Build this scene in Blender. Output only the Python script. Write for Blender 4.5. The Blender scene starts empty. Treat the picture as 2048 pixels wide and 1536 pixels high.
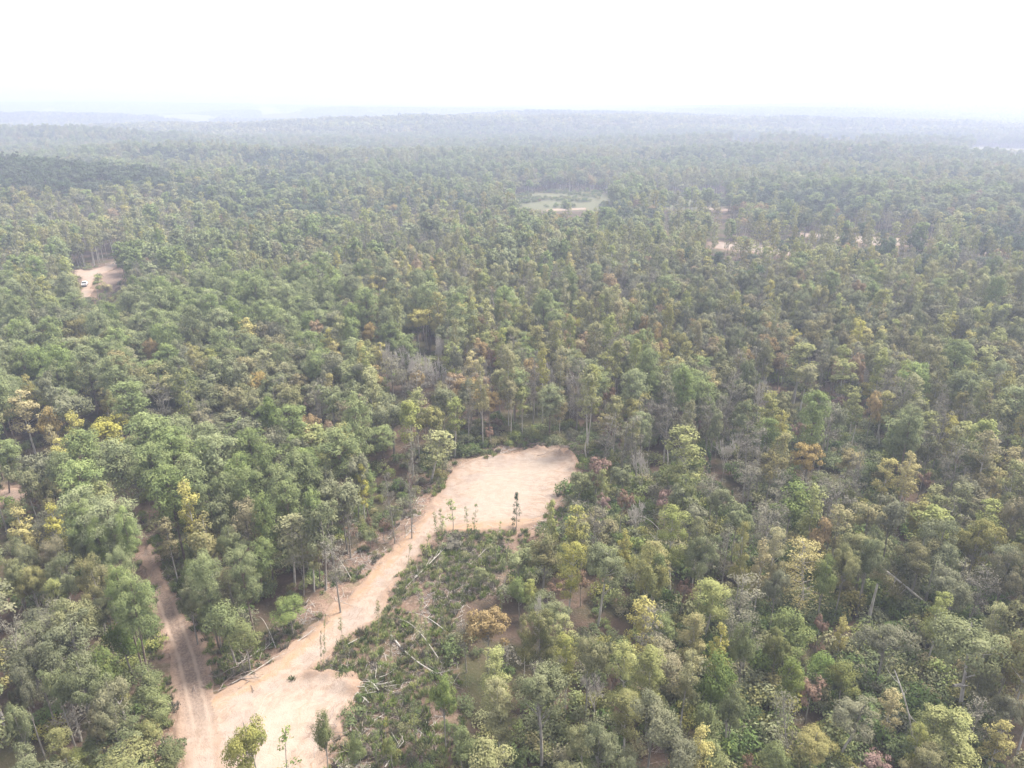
import bpy, math, random
import numpy as np
from mathutils import Vector, Matrix, Euler

SC = bpy.context.scene
COL = SC.collection
R = math.radians

# ------------------------------------------------------------------ camera
CAM_H, PITCH, FPX = 70.0, 21.5, 1423.0          # drone 70 m up, 71.5 degree lens
cam_d = bpy.data.cameras.new("camera")
cam_d.sensor_fit = 'HORIZONTAL'
cam_d.sensor_width = 36.0
cam_d.lens = 36.0 * FPX / 2048.0
cam_d.clip_start, cam_d.clip_end = 0.5, 60000.0
cam = bpy.data.objects.new("camera", cam_d)
COL.objects.link(cam)
cam.location = (0, 0, CAM_H)
cam.rotation_euler = (R(90 - PITCH), 0, 0)
SC.camera = cam

# ------------------------------------------------------------------ light
SUN_EL, SUN_AZ = 58.0, 62.0                      # azimuth clockwise from +Y (view direction)
w = bpy.data.worlds.new("World"); SC.world = w; w.use_nodes = True
wt = w.node_tree; wt.nodes.clear()
sky = wt.nodes.new('ShaderNodeTexSky'); sky.sky_type = 'NISHITA'; sky.sun_disc = False
sky.sun_elevation, sky.sun_rotation = R(SUN_EL), R(SUN_AZ)
sky.altitude = 200; sky.air_density = 1.0; sky.dust_density = 4.0; sky.ozone_density = 1.0
hs = wt.nodes.new('ShaderNodeHueSaturation'); hs.inputs['Saturation'].default_value = 0.35
mixw = wt.nodes.new('ShaderNodeMix'); mixw.data_type = 'RGBA'
mixw.inputs[0].default_value = 0.6               # thin white overcast over the blue
mixw.inputs[7].default_value = (4.7, 4.85, 5.2, 1)
bg = wt.nodes.new('ShaderNodeBackground'); bg.inputs[1].default_value = 0.10
wo = wt.nodes.new('ShaderNodeOutputWorld')
wt.links.new(sky.outputs[0], hs.inputs['Color'])
wt.links.new(hs.outputs[0], mixw.inputs[6])
wt.links.new(mixw.outputs[2], bg.inputs[0])
wt.links.new(bg.outputs[0], wo.inputs[0])
sun_d = bpy.data.lights.new("sun", 'SUN'); sun_d.energy = 2.6; sun_d.angle = R(18)
sun_d.color = (1.0, 0.95, 0.86)
sun = bpy.data.objects.new("sun", sun_d); COL.objects.link(sun)
sv = Vector((math.sin(R(SUN_AZ)) * math.cos(R(SUN_EL)), math.cos(R(SUN_AZ)) * math.cos(R(SUN_EL)), math.sin(R(SUN_EL))))
sun.rotation_euler = sv.to_track_quat('Z', 'Y').to_euler()
SC.view_settings.view_transform = 'Standard'
SC.view_settings.look = 'None'
SC.view_settings.exposure = 1.7
SC.view_settings.gamma = 1.0
SC.render.engine = 'CYCLES'
SC.cycles.max_bounces = 6
SC.cycles.diffuse_bounces = 3
SC.cycles.transmission_bounces = 4
SC.cycles.volume_bounces = 1
SC.cycles.use_denoising = True
SC.cycles.sample_clamp_indirect = 4.0
HAZE_DENSITY, HAZE_COLOR, HAZE_ANISO = 0.00056, (0.63, 0.69, 0.89, 1), 0.2
HAZE_TOP = 92.0

# ------------------------------------------------------------------ maths helpers
CP, SP = math.cos(R(PITCH)), math.sin(R(PITCH))
FWD = np.array([0, CP, -SP]); UP = np.array([0, SP, CP]); RGT = np.array([1.0, 0, 0])

def hash2(ix, iy, seed):
    n = (ix.astype(np.int64) * 374761393 + iy.astype(np.int64) * 668265263 + seed * 974634777) & 0x7fffffff
    n = ((n ^ (n >> 13)) * 1274126177) & 0x7fffffff
    n = n ^ (n >> 16)
    return (n & 0xffff) / 65535.0

def vnoise(x, y, seed=0):
    x = np.asarray(x, float); y = np.asarray(y, float)
    ix, iy = np.floor(x), np.floor(y)
    fx, fy = x - ix, y - iy
    fx = fx * fx * (3 - 2 * fx); fy = fy * fy * (3 - 2 * fy)
    a = hash2(ix, iy, seed); b = hash2(ix + 1, iy, seed)
    c = hash2(ix, iy + 1, seed); d = hash2(ix + 1, iy + 1, seed)
    return (a + (b - a) * fx) * (1 - fy) + (c + (d - c) * fx) * fy

def fbm(x, y, seed=0, o=3):
    s, a, t = 0, 1.0, 0
    for k in range(o):
        s = s + a * vnoise(x * 2 ** k, y * 2 ** k, seed + k); t += a; a *= 0.5
    return s / t

def sstep(a, b, x):
    t = np.clip((x - a) / (b - a), 0, 1)
    return t * t * (3 - 2 * t)

def gauss(x, y, cx, cy, sx, sy):
    return np.exp(-((x - cx) / sx) ** 2 - ((y - cy) / sy) ** 2)

def height(x, y):
    x = np.asarray(x, float); y = np.asarray(y, float)
    d = np.sqrt(x * x + y * y)
    h = 1.6 * (fbm(x / 70.0, y / 70.0, 3, 2) - 0.5)
    far = sstep(250, 900, d)
    h = h + far * 20 * (fbm(x / 420.0, y / 420.0, 11, 2) - 0.5)
    vfar = sstep(1500, 5000, d)
    h = h + vfar * 46 * (fbm(x / 2300.0, y / 1500.0, 21, 3) - 0.28) + sstep(4500, 10000, d) * 22
    for cx, cy, sx, sy, a in ((-760, 1180, 330, 110, 20), (420, 1150, 420, 90, 13), (-250, 1650, 520, 140, 24), (820, 1720, 430, 150, 22), (-1500, 2300, 600, 220, 30), (1500, 1500, 420, 180, 24),
                              (-600, 3300, 900, 260, 28), (300, 880, 300, 70, 9), (-300, 830, 240, 70, 9), (-2600, 4300, 1300, 400, 40), (-500, 4400, 2300, 380, 24), (1800, 3500, 1300, 380, 22), (800, 5200, 1600, 450, 38), (3600, 6000, 1800, 600, 40), (0, 9600, 12000, 900, 30)):
        h = h + a * gauss(x, y, cx, cy, sx, sy)
    h = h + 20 * gauss(x, y, -360, 525, 120, 75)                  # oak knoll
    h = h + 33 * gauss(x, y, 130, 2050, 500, 480)                # long middle ridge
    h = h + 30 * gauss(x, y, 1050, 2700, 620, 500)
    h = h + 48 * gauss(x, y, 2300, 3900, 1500, 900)
    h = h + 22 * gauss(x, y, -2600, 7200, 2200, 1500)
    return np.where(h > 42, 42 + 24 * np.tanh((h - 42) / 24), h)

def ray(px, py):
    return RGT * ((px - 1024) / FPX) + UP * ((768 - py) / FPX) + FWD

def hit(px, py, up=0.0):
    """where the line of sight through a photo pixel meets the level `up` metres above the terrain"""
    d = ray(px, py); z = up; p = None
    for _ in range(25):
        t = (CAM_H - z) / max(-d[2], 1e-4)
        p = np.array([0, 0, CAM_H]) + d * t
        z = 0.5 * z + 0.5 * (float(height(p[0], p[1])) + up)
    return p

def proj(x, y, z):
    zc = y * CP - (z - CAM_H) * SP
    yc = y * SP + (z - CAM_H) * CP
    zc = np.maximum(zc, 0.1)
    return 1024 + FPX * x / zc, 768 - FPX * yc / zc, zc

def inpoly(x, y, poly):
    x = np.asarray(x); y = np.asarray(y)
    r = np.zeros(x.shape, bool); n = len(poly)
    for i in range(n):
        x1, y1 = poly[i]; x2, y2 = poly[(i + 1) % n]
        if y1 == y2: continue
        c = ((y1 > y) != (y2 > y)) & (x < (x2 - x1) * (y - y1) / (y2 - y1) + x1)
        r ^= c
    return r

def segdist(x, y, pts, closed=False):
    d = np.full(np.shape(x), 1e9); n = len(pts)
    for i in range(n if closed else n - 1):
        ax, ay = pts[i]; bx, by = pts[(i + 1) % n]
        dx, dy = bx - ax, by - ay
        t = np.clip(((x - ax) * dx + (y - ay) * dy) / (dx * dx + dy * dy + 1e-9), 0, 1)
        d = np.minimum(d, np.hypot(x - ax - t * dx, y - ay - t * dy))
    return d

def sdf(x, y, poly):
    d = segdist(x, y, poly, True)
    return np.where(inpoly(x, y, poly), -d, d)

def along_line(x, y, pts):
    """signed lateral offset and distance along a polyline"""
    best = np.full(np.shape(x), 1e9); lat = np.zeros(np.shape(x)); al = np.zeros(np.shape(x)); acc = 0
    for (ax, ay), (bx, by) in zip(pts[:-1], pts[1:]):
        dx, dy = bx - ax, by - ay; L = math.hypot(dx, dy)
        t = np.clip(((x - ax) * dx + (y - ay) * dy) / (L * L), 0, 1)
        ex, ey = x - ax - t * dx, y - ay - t * dy
        dd = np.hypot(ex, ey); m = dd < best
        best = np.where(m, dd, best)
        lat = np.where(m, np.sign(dx * ey - dy * ex) * dd, lat)
        al = np.where(m, acc + t * L, al); acc += L
    return lat, al

# ------------------------------------------------------------------ object helpers
def tag(o, label=None, cat=None, group=None, kind=None):
    if label: o['label'] = label
    if cat: o['category'] = cat
    if group: o['group'] = group
    if kind: o['kind'] = kind
    return o

def link(name, data, parent=None, loc=None):
    o = bpy.data.objects.new(name, data); COL.objects.link(o)
    if parent is not None: o.parent = parent
    if loc is not None: o.location = loc
    return o

class Geo:
    """collects quads: vertices, faces, material slot, a tint per vertex"""
    def __init__(s): s.v, s.f, s.m, s.t, s.n = [], [], [], [], 0
    def add(s, v, f, m=0, t=0.5):
        v = np.asarray(v, float).reshape(-1, 3); f = np.asarray(f, np.int64).reshape(-1, 4)
        s.v.append(v); s.f.append(f + s.n); s.m.append(np.full(len(f), m, np.int32))
        s.t.append(np.broadcast_to(np.asarray(t, float), (len(v),)).copy()); s.n += len(v)
    def merge(s, g, slot=None, M=None, off=None, tint=None):
        for v, f, m, t in zip(g.v, g.f, g.m, g.t):
            vv = v if M is None else v @ M.T
            if off is not None: vv = vv + off
            s.v.append(vv)
            s.m.append(m if slot is None else np.full(len(m), slot, np.int32))
            s.t.append(t if tint is None else t * 0 + tint)
        base = s.n; acc = 0
        for v, f in zip(g.v, g.f): s.f.append(f + base)
        s.n += g.n
    def tube(s, pts, rad, sides=5, m=0, t=0.5):
        pts = np.asarray(pts, float); n = len(pts)
        tg = np.gradient(pts, axis=0); tg /= np.linalg.norm(tg, axis=1)[:, None] + 1e-9
        ref = np.array([0.31, 0.95, 0.05]) if abs(tg[0][2]) > 0.7 else np.array([0.05, 0.1, 0.99])
        a = np.cross(tg, ref); a /= np.linalg.norm(a, axis=1)[:, None] + 1e-9
        b = np.cross(tg, a)
        th = np.arange(sides) * 2 * math.pi / sides
        rad = np.broadcast_to(np.asarray(rad, float), (n,))
        ring = pts[:, None, :] + rad[:, None, None] * (a[:, None, :] * np.cos(th)[None, :, None] + b[:, None, :] * np.sin(th)[None, :, None])
        i = np.arange(n - 1)[:, None] * sides; k = np.arange(sides)[None, :]; k2 = (k + 1) % sides
        f = np.stack([i + k, i + k2, i + sides + k2, i + sides + k], -1).reshape(-1, 4)
        s.add(ring.reshape(-1, 3), f, m, t)
    def quads(s, c, nrm, size, rng, asp=1.0, axis=None, m=0, t=0.5):
        n = len(c)
        nrm = nrm / (np.linalg.norm(nrm, axis=1)[:, None] + 1e-9)
        a = rng.normal(size=(n, 3)) if axis is None else axis
        u = a - (a * nrm).sum(1)[:, None] * nrm; u /= np.linalg.norm(u, axis=1)[:, None] + 1e-9
        v = np.cross(nrm, u)
        sz = np.broadcast_to(size, (n,))[:, None] * 0.5
        hu, hv = u * sz, v * sz * asp
        # a leaf spray: pointed at one end, wider in the middle
        q = np.stack([c - hu, c + hv * 0.9 - hu * 0.1, c + hu, c - hv * 0.9 - hu * 0.1], 1).reshape(-1, 3)
        f = np.arange(n * 4).reshape(-1, 4)
        s.add(q, f, m, np.repeat(np.broadcast_to(t, (n,)), 4))
    def mesh(s, name, mats, smooth=False):
        me = bpy.data.meshes.new(name)
        v = np.concatenate(s.v); f = np.concatenate(s.f); m = np.concatenate(s.m); t = np.concatenate(s.t)
        me.vertices.add(len(v)); me.vertices.foreach_set('co', v.astype(np.float32).ravel())
        me.loops.add(f.size); me.loops.foreach_set('vertex_index', f.astype(np.int32).ravel())
        me.polygons.add(len(f)); me.polygons.foreach_set('loop_start', np.arange(0, f.size, 4, dtype=np.int32))
        me.polygons.foreach_set('material_index', m)
        if smooth: me.polygons.foreach_set('use_smooth', np.ones(len(f), bool))
        a = me.attributes.new('tint', 'FLOAT', 'POINT'); a.data.foreach_set('value', t.astype(np.float32))
        for x in mats: me.materials.append(x)
        me.update(calc_edges=True)
        return me

def grid_mesh(name, X, Y, Z, mats, attrs=None, keep=None, smooth=True, slot=None):
    ny, nx = X.shape
    idx = np.arange(nx * ny).reshape(ny, nx)
    f = np.stack([idx[:-1, :-1], idx[:-1, 1:], idx[1:, 1:], idx[1:, :-1]], -1).reshape(-1, 4)
    if keep is not None: f = f[keep.ravel()]
    used = np.unique(f); rm = np.full(nx * ny, -1, np.int64); rm[used] = np.arange(len(used)); f = rm[f]
    v = np.stack([X.ravel(), Y.ravel(), Z.ravel()], -1)[used]
    me = bpy.data.meshes.new(name)
    me.vertices.add(len(v)); me.vertices.foreach_set('co', v.astype(np.float32).ravel())
    me.loops.add(f.size); me.loops.foreach_set('vertex_index', f.astype(np.int32).ravel())
    me.polygons.add(len(f)); me.polygons.foreach_set('loop_start', np.arange(0, f.size, 4, dtype=np.int32))
    me.polygons.foreach_set('use_smooth', np.full(len(f), smooth))
    for k, a in (attrs or {}).items():
        at = me.attributes.new(k, 'FLOAT', 'POINT'); at.data.foreach_set('value', a.ravel()[used].astype(np.float32))
    for x in mats: me.materials.append(x)
    me.update(calc_edges=True)
    return me

# ------------------------------------------------------------------ materials
class NT:
    def __init__(s, name):
        s.m = bpy.data.materials.new(name); s.m.use_nodes = True
        s.t = s.m.node_tree; s.t.nodes.clear()
        s.out = s.t.nodes.new('ShaderNodeOutputMaterial')
    def n(s, typ, ins=None, **props):
        nd = s.t.nodes.new(typ)
        for k, v in props.items(): setattr(nd, k, v)
        for k, v in (ins or {}).items(): s.set(nd.inputs[k], v)
        return nd
    def set(s, sock, v):
        if isinstance(v, bpy.types.NodeSocket): s.t.links.new(v, sock)
        else: sock.default_value = v
    def attr(s, name): return s.n('ShaderNodeAttribute', attribute_name=name).outputs['Fac']
    def math(s, op, a, b=0.0, clamp=False):
        nd = s.n('ShaderNodeMath', operation=op, use_clamp=clamp); s.set(nd.inputs[0], a); s.set(nd.inputs[1], b); return nd.outputs[0]
    def mix(s, fac, a, b, blend='MIX'):
        nd = s.n('ShaderNodeMix', data_type='RGBA', blend_type=blend); s.set(nd.inputs[0], fac)
        s.set(nd.inputs[6], a); s.set(nd.inputs[7], b); return nd.outputs[2]
    def ramp(s, x, a, b):
        nd = s.n('ShaderNodeMapRange', interpolation_type='SMOOTHSTEP'); s.set(nd.inputs[0], x); nd.inputs[1].default_value = a; nd.inputs[2].default_value = b
        return nd.outputs[0]
    def pos(s): return s.n('ShaderNodeNewGeometry').outputs['Position']
    def noise(s, vec, scale, detail=4, rough=0.55, dist=0.0):
        return s.n('ShaderNodeTexNoise', {'Vector': vec, 'Scale': scale, 'Detail': detail, 'Roughness': rough, 'Distortion': dist}).outputs[0]
    def scaled(s, vec, sc, rot=(0, 0, 0)):
        return s.n('ShaderNodeMapping', {'Vector': vec, 'Scale': sc, 'Rotation': rot}).outputs[0]
    def surf(s, sh): s.t.links.new(sh, s.out.inputs[0]); return s.m

def rgb(*c): return (c[0], c[1], c[2], 1)

def leaf_mat(name, dark, light, hue=0.03, val=0.35, trans=0.13, turn=0.0):
    """leaf colour: mixes two greens by sprig, shifts a little from tree to tree"""
    t = NT(name)
    rnd = t.n('ShaderNodeObjectInfo').outputs['Random']
    dark, light = [[min(.6, v * 1.25) for v in q] for q in (dark, light)]
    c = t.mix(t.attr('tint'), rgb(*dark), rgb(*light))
    r2 = t.math('FRACT', t.math('MULTIPLY', rnd, 7.31))
    if turn:                                    # some trees have begun to turn, sprig by sprig
        r3 = t.math('FRACT', t.math('MULTIPLY', rnd, 23.7))
        fac = t.math('MULTIPLY', t.math('POWER', r3, 3.0), t.math('ADD', 0.4, t.math('MULTIPLY', t.attr('tint'), 1.0)), True)
        c = t.mix(t.math('MULTIPLY', fac, turn, True), c, rgb(0.30, 0.235, 0.10))
    hv = t.n('ShaderNodeHueSaturation', {
        'Hue': t.math('ADD', t.math('MULTIPLY', t.math('SUBTRACT', r2, 0.5), hue), 0.5),
        'Saturation': t.math('ADD', t.math('MULTIPLY', r2, 0.35), 0.82),
        'Value': t.math('ADD', t.math('MULTIPLY', t.math('SUBTRACT', rnd, 0.5), val), 1.0), 'Color': c}).outputs[0]
    d = t.n('ShaderNodeBsdfDiffuse', {'Color': hv}).outputs[0]
    tr = t.n('ShaderNodeBsdfTranslucent', {'Color': hv}).outputs[0]
    mx = t.n('ShaderNodeMixShader', {0: trans, 1: d, 2: tr}).outputs[0]
    return t.surf(mx)

def bark_mat(name, a, b, sc=3.0):
    t = NT(name)
    co = t.n('ShaderNodeTexCoord').outputs['Object']
    f = t.noise(t.scaled(co, (1, 1, 0.25)), sc, 5)
    return t.surf(t.n('ShaderNodeBsdfDiffuse', {'Color': t.mix(t.ramp(f, 0.35, 0.65), rgb(*a), rgb(*b)), 'Roughness': 0.6}).outputs[0])

M = {}
M['P'] = leaf_mat('pine_needles', (0.110, 0.138, 0.064), (0.225, 0.248, 0.110), hue=0.025)
M['O'] = leaf_mat('oak_leaves', (0.100, 0.112, 0.060), (0.205, 0.208, 0.120), turn=0.6, hue=0.03)
M['K'] = leaf_mat('dark_oak_leaves', (0.058, 0.080, 0.046), (0.108, 0.130, 0.074), hue=0.02)
M['G'] = leaf_mat('green_leaves', (0.100, 0.130, 0.052), (0.195, 0.220, 0.085), turn=0.6, hue=0.03)
M['L'] = leaf_mat('yellow_green_leaves', (0.155, 0.168, 0.070), (0.270, 0.268, 0.120), turn=0.6, hue=0.03)
M['Y'] = leaf_mat('golden_leaves', (0.245, 0.212, 0.080), (0.355, 0.315, 0.125), hue=0.03)
M['T'] = leaf_mat('orange_tan_leaves', (0.210, 0.150, 0.078), (0.300, 0.222, 0.118), hue=0.03)
M['R'] = leaf_mat('russet_leaves', (0.150, 0.095, 0.072), (0.220, 0.150, 0.112), hue=0.04)
M['B'] = leaf_mat('grey_brown_leaves', (0.115, 0.108, 0.080), (0.190, 0.175, 0.130), hue=0.04)
M['C'] = leaf_mat('cedar_needles', (0.040, 0.070, 0.038), (0.075, 0.110, 0.055))
M['V'] = leaf_mat('vine_leaves', (0.075, 0.102, 0.045), (0.145, 0.170, 0.075), hue=0.04)
M['grass'] = leaf_mat('grass_blades', (0.135, 0.165, 0.062), (0.235, 0.250, 0.105), hue=0.04)
M['bark_pine'] = bark_mat('pine_bark', (0.13, 0.10, 0.08), (0.24, 0.19, 0.16))
M['bark'] = bark_mat('grey_bark', (0.20, 0.18, 0.15), (0.36, 0.33, 0.29))
M['bark_pale'] = bark_mat('pale_bark', (0.36, 0.33, 0.29), (0.55, 0.51, 0.46))
M['bark_dead'] = bark_mat('dead_wood', (0.40, 0.36, 0.32), (0.62, 0.57, 0.52))
M['twig'] = bark_mat('twigs', (0.26, 0.21, 0.18), (0.38, 0.31, 0.27))

def dirt_material(name, track=False, band=None):
    t = NT(name); p = t.pos()
    big = t.noise(p, 0.16, 4); mid = t.noise(p, 0.7, 5, 0.6, 0.4); fine = t.noise(p, 3.5, 6, 0.7)
    cream, pink, orange, grey = rgb(0.435, 0.340, 0.277), rgb(0.268, 0.181, 0.141), rgb(0.351, 0.222, 0.128), rgb(0.332, 0.286, 0.258)
    c = t.mix(t.ramp(mid, 0.42, 0.66), cream, rgb(0.361, 0.268, 0.205))
    c = t.mix(t.math('MULTIPLY', t.ramp(big, 0.5, 0.62), 0.5), c, grey)
    # scrape marks of the blade and tyres run along the sheet
    lat = t.attr('lat'); al = t.attr('along')
    wob = t.math('MULTIPLY', t.math('SUBTRACT', big, 0.5), 6.0)
    latw = t.math('ADD', lat, wob)
    cv = t.n('ShaderNodeCombineXYZ', {'X': t.math('MULTIPLY', latw, 1.1), 'Y': t.math('MULTIPLY', al, 0.11), 'Z': 0.0}).outputs[0]
    st = t.noise(cv, 1.0, 5, 0.65, 0.5)
    c = t.mix(t.math('MULTIPLY', t.math('MULTIPLY', t.ramp(st, 0.50, 0.70), 0.85), t.ramp(big, 0.62, 0.42)), c, orange)
    st2 = t.noise(t.scaled(cv, (2.4, 1.3, 1)), 1.0, 4, 0.65, 0.4)
    c = t.mix(t.math('MULTIPLY', t.math('MULTIPLY', t.ramp(st2, 0.55, 0.67), 0.8), t.ramp(mid, 0.36, 0.52)), c, pink)
    st3 = t.noise(t.scaled(cv, (3.1, .8, 1)), 1.0, 3, 0.6, 0.3)
    c = t.mix(t.math('MULTIPLY', t.ramp(st3, 0.58, 0.72), 0.5), c, rgb(0.499, 0.404, 0.336))
    tw = t.n('ShaderNodeTexWave', {'Vector': cv, 'Scale': 1.3, 'Distortion': 7.0, 'Detail': 3.0, 'Detail Scale': 0.7}, wave_type='BANDS', bands_direction='X').outputs[1]
    c = t.mix(t.math('MULTIPLY', t.math('MULTIPLY', t.ramp(tw, 0.82, 0.96), t.ramp(mid, 0.42, 0.58)), 0.6), c, rgb(0.222, 0.154, 0.122))
    if band:                                    # strip of orange subsoil the blade has turned up
        o = t.math('ABSOLUTE', t.math('SUBTRACT', t.math('ADD', lat, t.math('MULTIPLY', t.math('SUBTRACT', mid, .5), 3.0)), band[0]))
        o = t.math('MULTIPLY', t.ramp(o, band[1], band[1] * .3), t.ramp(st, .30, .60))
        c = t.mix(t.math('MULTIPLY', o, .95), c, t.mix(fine, rgb(0.370, 0.218, 0.113), rgb(0.462, 0.303, 0.182)))
    edge = t.math('ADD', t.attr('edge'), t.math('MULTIPLY', t.math('SUBTRACT', fine, 0.5), 1.6))
    if track:
        a = t.math('ABSOLUTE', lat)
        tyre = t.math('SUBTRACT', 1.0, t.ramp(t.math('ABSOLUTE', t.math('SUBTRACT', a, t.math('ADD', 0.9, t.math('MULTIPLY', t.math('SUBTRACT', mid, 0.5), 0.5)))), 0.05, 0.38))
        litter = t.mix(t.ramp(fine, 0.4, 0.6), rgb(0.145, 0.102, 0.082), rgb(0.255, 0.185, 0.148))
        base = t.mix(t.math('MULTIPLY', tyre, 0.95), litter, rgb(0.370, 0.281, 0.223))
        fade = t.ramp(t.math('ADD', al, t.math('MULTIPLY', mid, 4.0)), 9.0, 24.0)   # wheels carry pale soil only as far as the wood
        c = t.mix(fade, c, base)
    c = t.mix(t.ramp(edge, -1.6, 0.6), c, t.mix(fine, rgb(0.277, 0.173, 0.118), rgb(0.388, 0.272, 0.201)))
    if not track: c = t.mix(t.math('MULTIPLY', t.ramp(t.math('ADD', edge, t.math('MULTIPLY', t.math('SUBTRACT', big, .5), 8.0)), -2.5, -7.5), .6), c, t.mix(mid, rgb(0.50, 0.425, 0.355), rgb(0.43, 0.35, 0.285)))
    clod = t.n('ShaderNodeTexVoronoi', {'Vector': p, 'Scale': 2.2}).outputs[0]
    c = t.mix(t.math('MULTIPLY', t.math('MULTIPLY', t.ramp(clod, 0.16, 0.05), t.ramp(mid, 0.5, 0.6)), 0.5), c, pink)
    c = t.mix(0.25, c, t.mix(fine, rgb(0.277, 0.200, 0.145), rgb(0.481, 0.390, 0.318)))
    bm = t.n('ShaderNodeBump', {'Height': t.math('ADD', fine, t.math('MULTIPLY', st, 1.5)), 'Strength': 0.6, 'Distance': 0.2}).outputs[0]
    return t.surf(t.n('ShaderNodeBsdfDiffuse', {'Color': c, 'Roughness': 0.7, 'Normal': bm}).outputs[0])

def ground_material():
    t = NT('forest_floor'); p = t.pos()
    big = t.noise(p, 0.05, 4); mid = t.noise(p, 0.35, 5, 0.6, 0.5); fine = t.noise(p, 2.5, 6, 0.7)
    c = t.mix(t.ramp(mid, 0.4, 0.6), rgb(0.080, 0.062, 0.045), rgb(0.125, 0.086, 0.064))
    c = t.mix(t.math('MULTIPLY', t.ramp(big, 0.45, 0.6), 0.7), c, rgb(0.060, 0.070, 0.030))
    c = t.mix(t.math('MULTIPLY', t.ramp(fine, 0.55, 0.7), 0.6), c, rgb(0.21, 0.165, 0.125))
    bare = t.mix(t.ramp(fine, 0.35, 0.65), rgb(0.21, 0.130, 0.095), rgb(0.33, 0.235, 0.18))
    bare = t.mix(t.math('MULTIPLY', t.ramp(mid, 0.48, 0.62), 0.5), bare, rgb(0.13, 0.125, 0.065))
    c = t.mix(t.math('MULTIPLY', t.attr('bare'), t.ramp(mid, 0.25, 0.5)), c, bare)
    gr = t.mix(t.ramp(fine, 0.4, 0.6), rgb(0.125, 0.135, 0.078), rgb(0.18, 0.178, 0.112))
    c = t.mix(t.attr('meadow'), c, gr)
    bm = t.n('ShaderNodeBump', {'Height': fine, 'Strength': 0.8, 'Distance': 0.3}).outputs[0]
    return t.surf(t.n('ShaderNodeBsdfDiffuse', {'Color': c, 'Normal': bm}).outputs[0])

def plain(name, col, rough=0.5, metal=0.0):
    t = NT(name)
    f = t.noise(t.n('ShaderNodeTexCoord').outputs['Object'], 6.0, 3)
    c = t.mix(t.math('MULTIPLY', t.ramp(f, 0.45, 0.75), 0.25), rgb(*col), rgb(col[0] * .7 + .03, col[1] * .68 + .02, col[2] * .65 + .01))
    return t.surf(t.n('ShaderNodeBsdfPrincipled', {'Base Color': c, 'Roughness': rough, 'Metallic': metal}).outputs[0])

M['dirt'] = dirt_material('raw_dirt'); M['track'] = dirt_material('wheel_track', True); M['road'] = dirt_material('graded_road', band=(1.0, 1.7)); M['upad'] = dirt_material('upper_pad', band=(-2.6, 2.6))
M['ground'] = ground_material()

# ------------------------------------------------------------------ layout outlines (read off the photograph, laid on the ground)
def g2(pts): return [tuple(hit(*p)[:2]) for p in pts]

TRACK_PX = [(255, 1040), (262, 1070), (272, 1100), (300, 1150), (313, 1240), (335, 1302), (350, 1390), (362, 1440), (375, 1535), (382, 1640),
            (470, 1640), (452, 1535), (440, 1440), (424, 1385), (410, 1315), (382, 1257), (347, 1197), (310, 1115), (290, 1075), (272, 1035)]
ROAD_PX = [(405, 1400), (480, 1362), (545, 1322), (600, 1276), (646, 1240), (690, 1198), (756, 1127), (800, 1085), (830, 1050), (858, 1012), (885, 985), (935, 1040),
           (872, 1072), (842, 1104), (795, 1160), (764, 1221), (705, 1268), (676, 1295), (609, 1347), (560, 1385), (470, 1440), (420, 1440)]
UPAD_PX = [(862, 1030), (877, 995), (897, 959), (924, 932), (951, 920), (1010, 909), (1069, 897), (1112, 897), (1145, 912), (1153, 932), (1143, 963),
           (1122, 987), (1098, 1018), (1085, 1045), (1022, 1063), (951, 1063), (905, 1062), (868, 1062)]
LPAD_PX = [(425, 1395), (480, 1378), (560, 1362), (610, 1354), (660, 1356), (700, 1364), (708, 1400), (695, 1440), (672, 1480), (650, 1536), (630, 1640), (420, 1640)]
TRACK, ROAD, UPAD, LPAD = g2(TRACK_PX), g2(ROAD_PX), g2(UPAD_PX), g2(LPAD_PX)
_a, _b = np.array(g2([(300, 1130)])[0]), np.array(g2([(264, 1055)])[0])
LANE = [tuple(_b), tuple(_b + (_b - _a) * 1.5), tuple(_b + (_b - _a) * 3.2 + np.array([2, 0]))]      # where the track runs on under the trees
TRACK_CL = g2([(425, 1640), (412, 1535), (402, 1440), (388, 1380), (370, 1310), (345, 1240), (322, 1175), (290, 1108), (275, 1072), (264, 1045)])
ROAD_CL = g2([(430, 1420), (560, 1345), (650, 1262), (730, 1183), (800, 1110), (860, 1035)])
UPAD_CL = g2([(800, 1075), (900, 1045), (1000, 1035), (1120, 1030)])
LPAD_CL = g2([(520, 1640), (540, 1480), (590, 1400), (650, 1345)])
CUT_PX = [(870, 1066), (1015, 1066), (1035, 1090), (1030, 1150), (1000, 1190), (930, 1205), (895, 1300), (930, 1400), (930, 1540), (690, 1540), (710, 1440),
          (705, 1362), (612, 1350), (700, 1272), (795, 1160)]
STRIP_PX = [(425, 1378), (545, 1318), (600, 1272), (690, 1195), (756, 1124), (858, 1008), (840, 990), (760, 1060), (690, 1110), (640, 1190), (560, 1245), (500, 1300), (425, 1330)]
FAR_DIRT = {   # pale strips of bare soil further off
    'a': [(1425, 484), (1500, 486), (1580, 500), (1585, 511), (1500, 505), (1428, 496)],
    'b': [(1600, 466), (1700, 470), (1790, 476), (1850, 484), (1850, 492), (1740, 490), (1700, 482), (1605, 472)],
    'c': [(1968, 504), (2015, 504), (2015, 513), (1968, 512)],
    'd': [(1095, 418), (1170, 416), (1170, 419), (1095, 422)],
    'e': [(1400, 415), (1445, 416), (1462, 421), (1420, 422)],
    'f': [(158, 600), (177, 600), (184, 568), (196, 551), (216, 542), (252, 523), (242, 517), (205, 534), (180, 541), (152, 540), (150, 551), (166, 556), (165, 572)],
    'g': [(205, 548), (246, 536), (250, 560), (226, 580), (200, 572)],
    'h': [(0, 982), (0, 1002), (60, 1000), (60, 988), (20, 980)],
}
FAR_G = {k: g2(v) for k, v in FAR_DIRT.items()}
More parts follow.
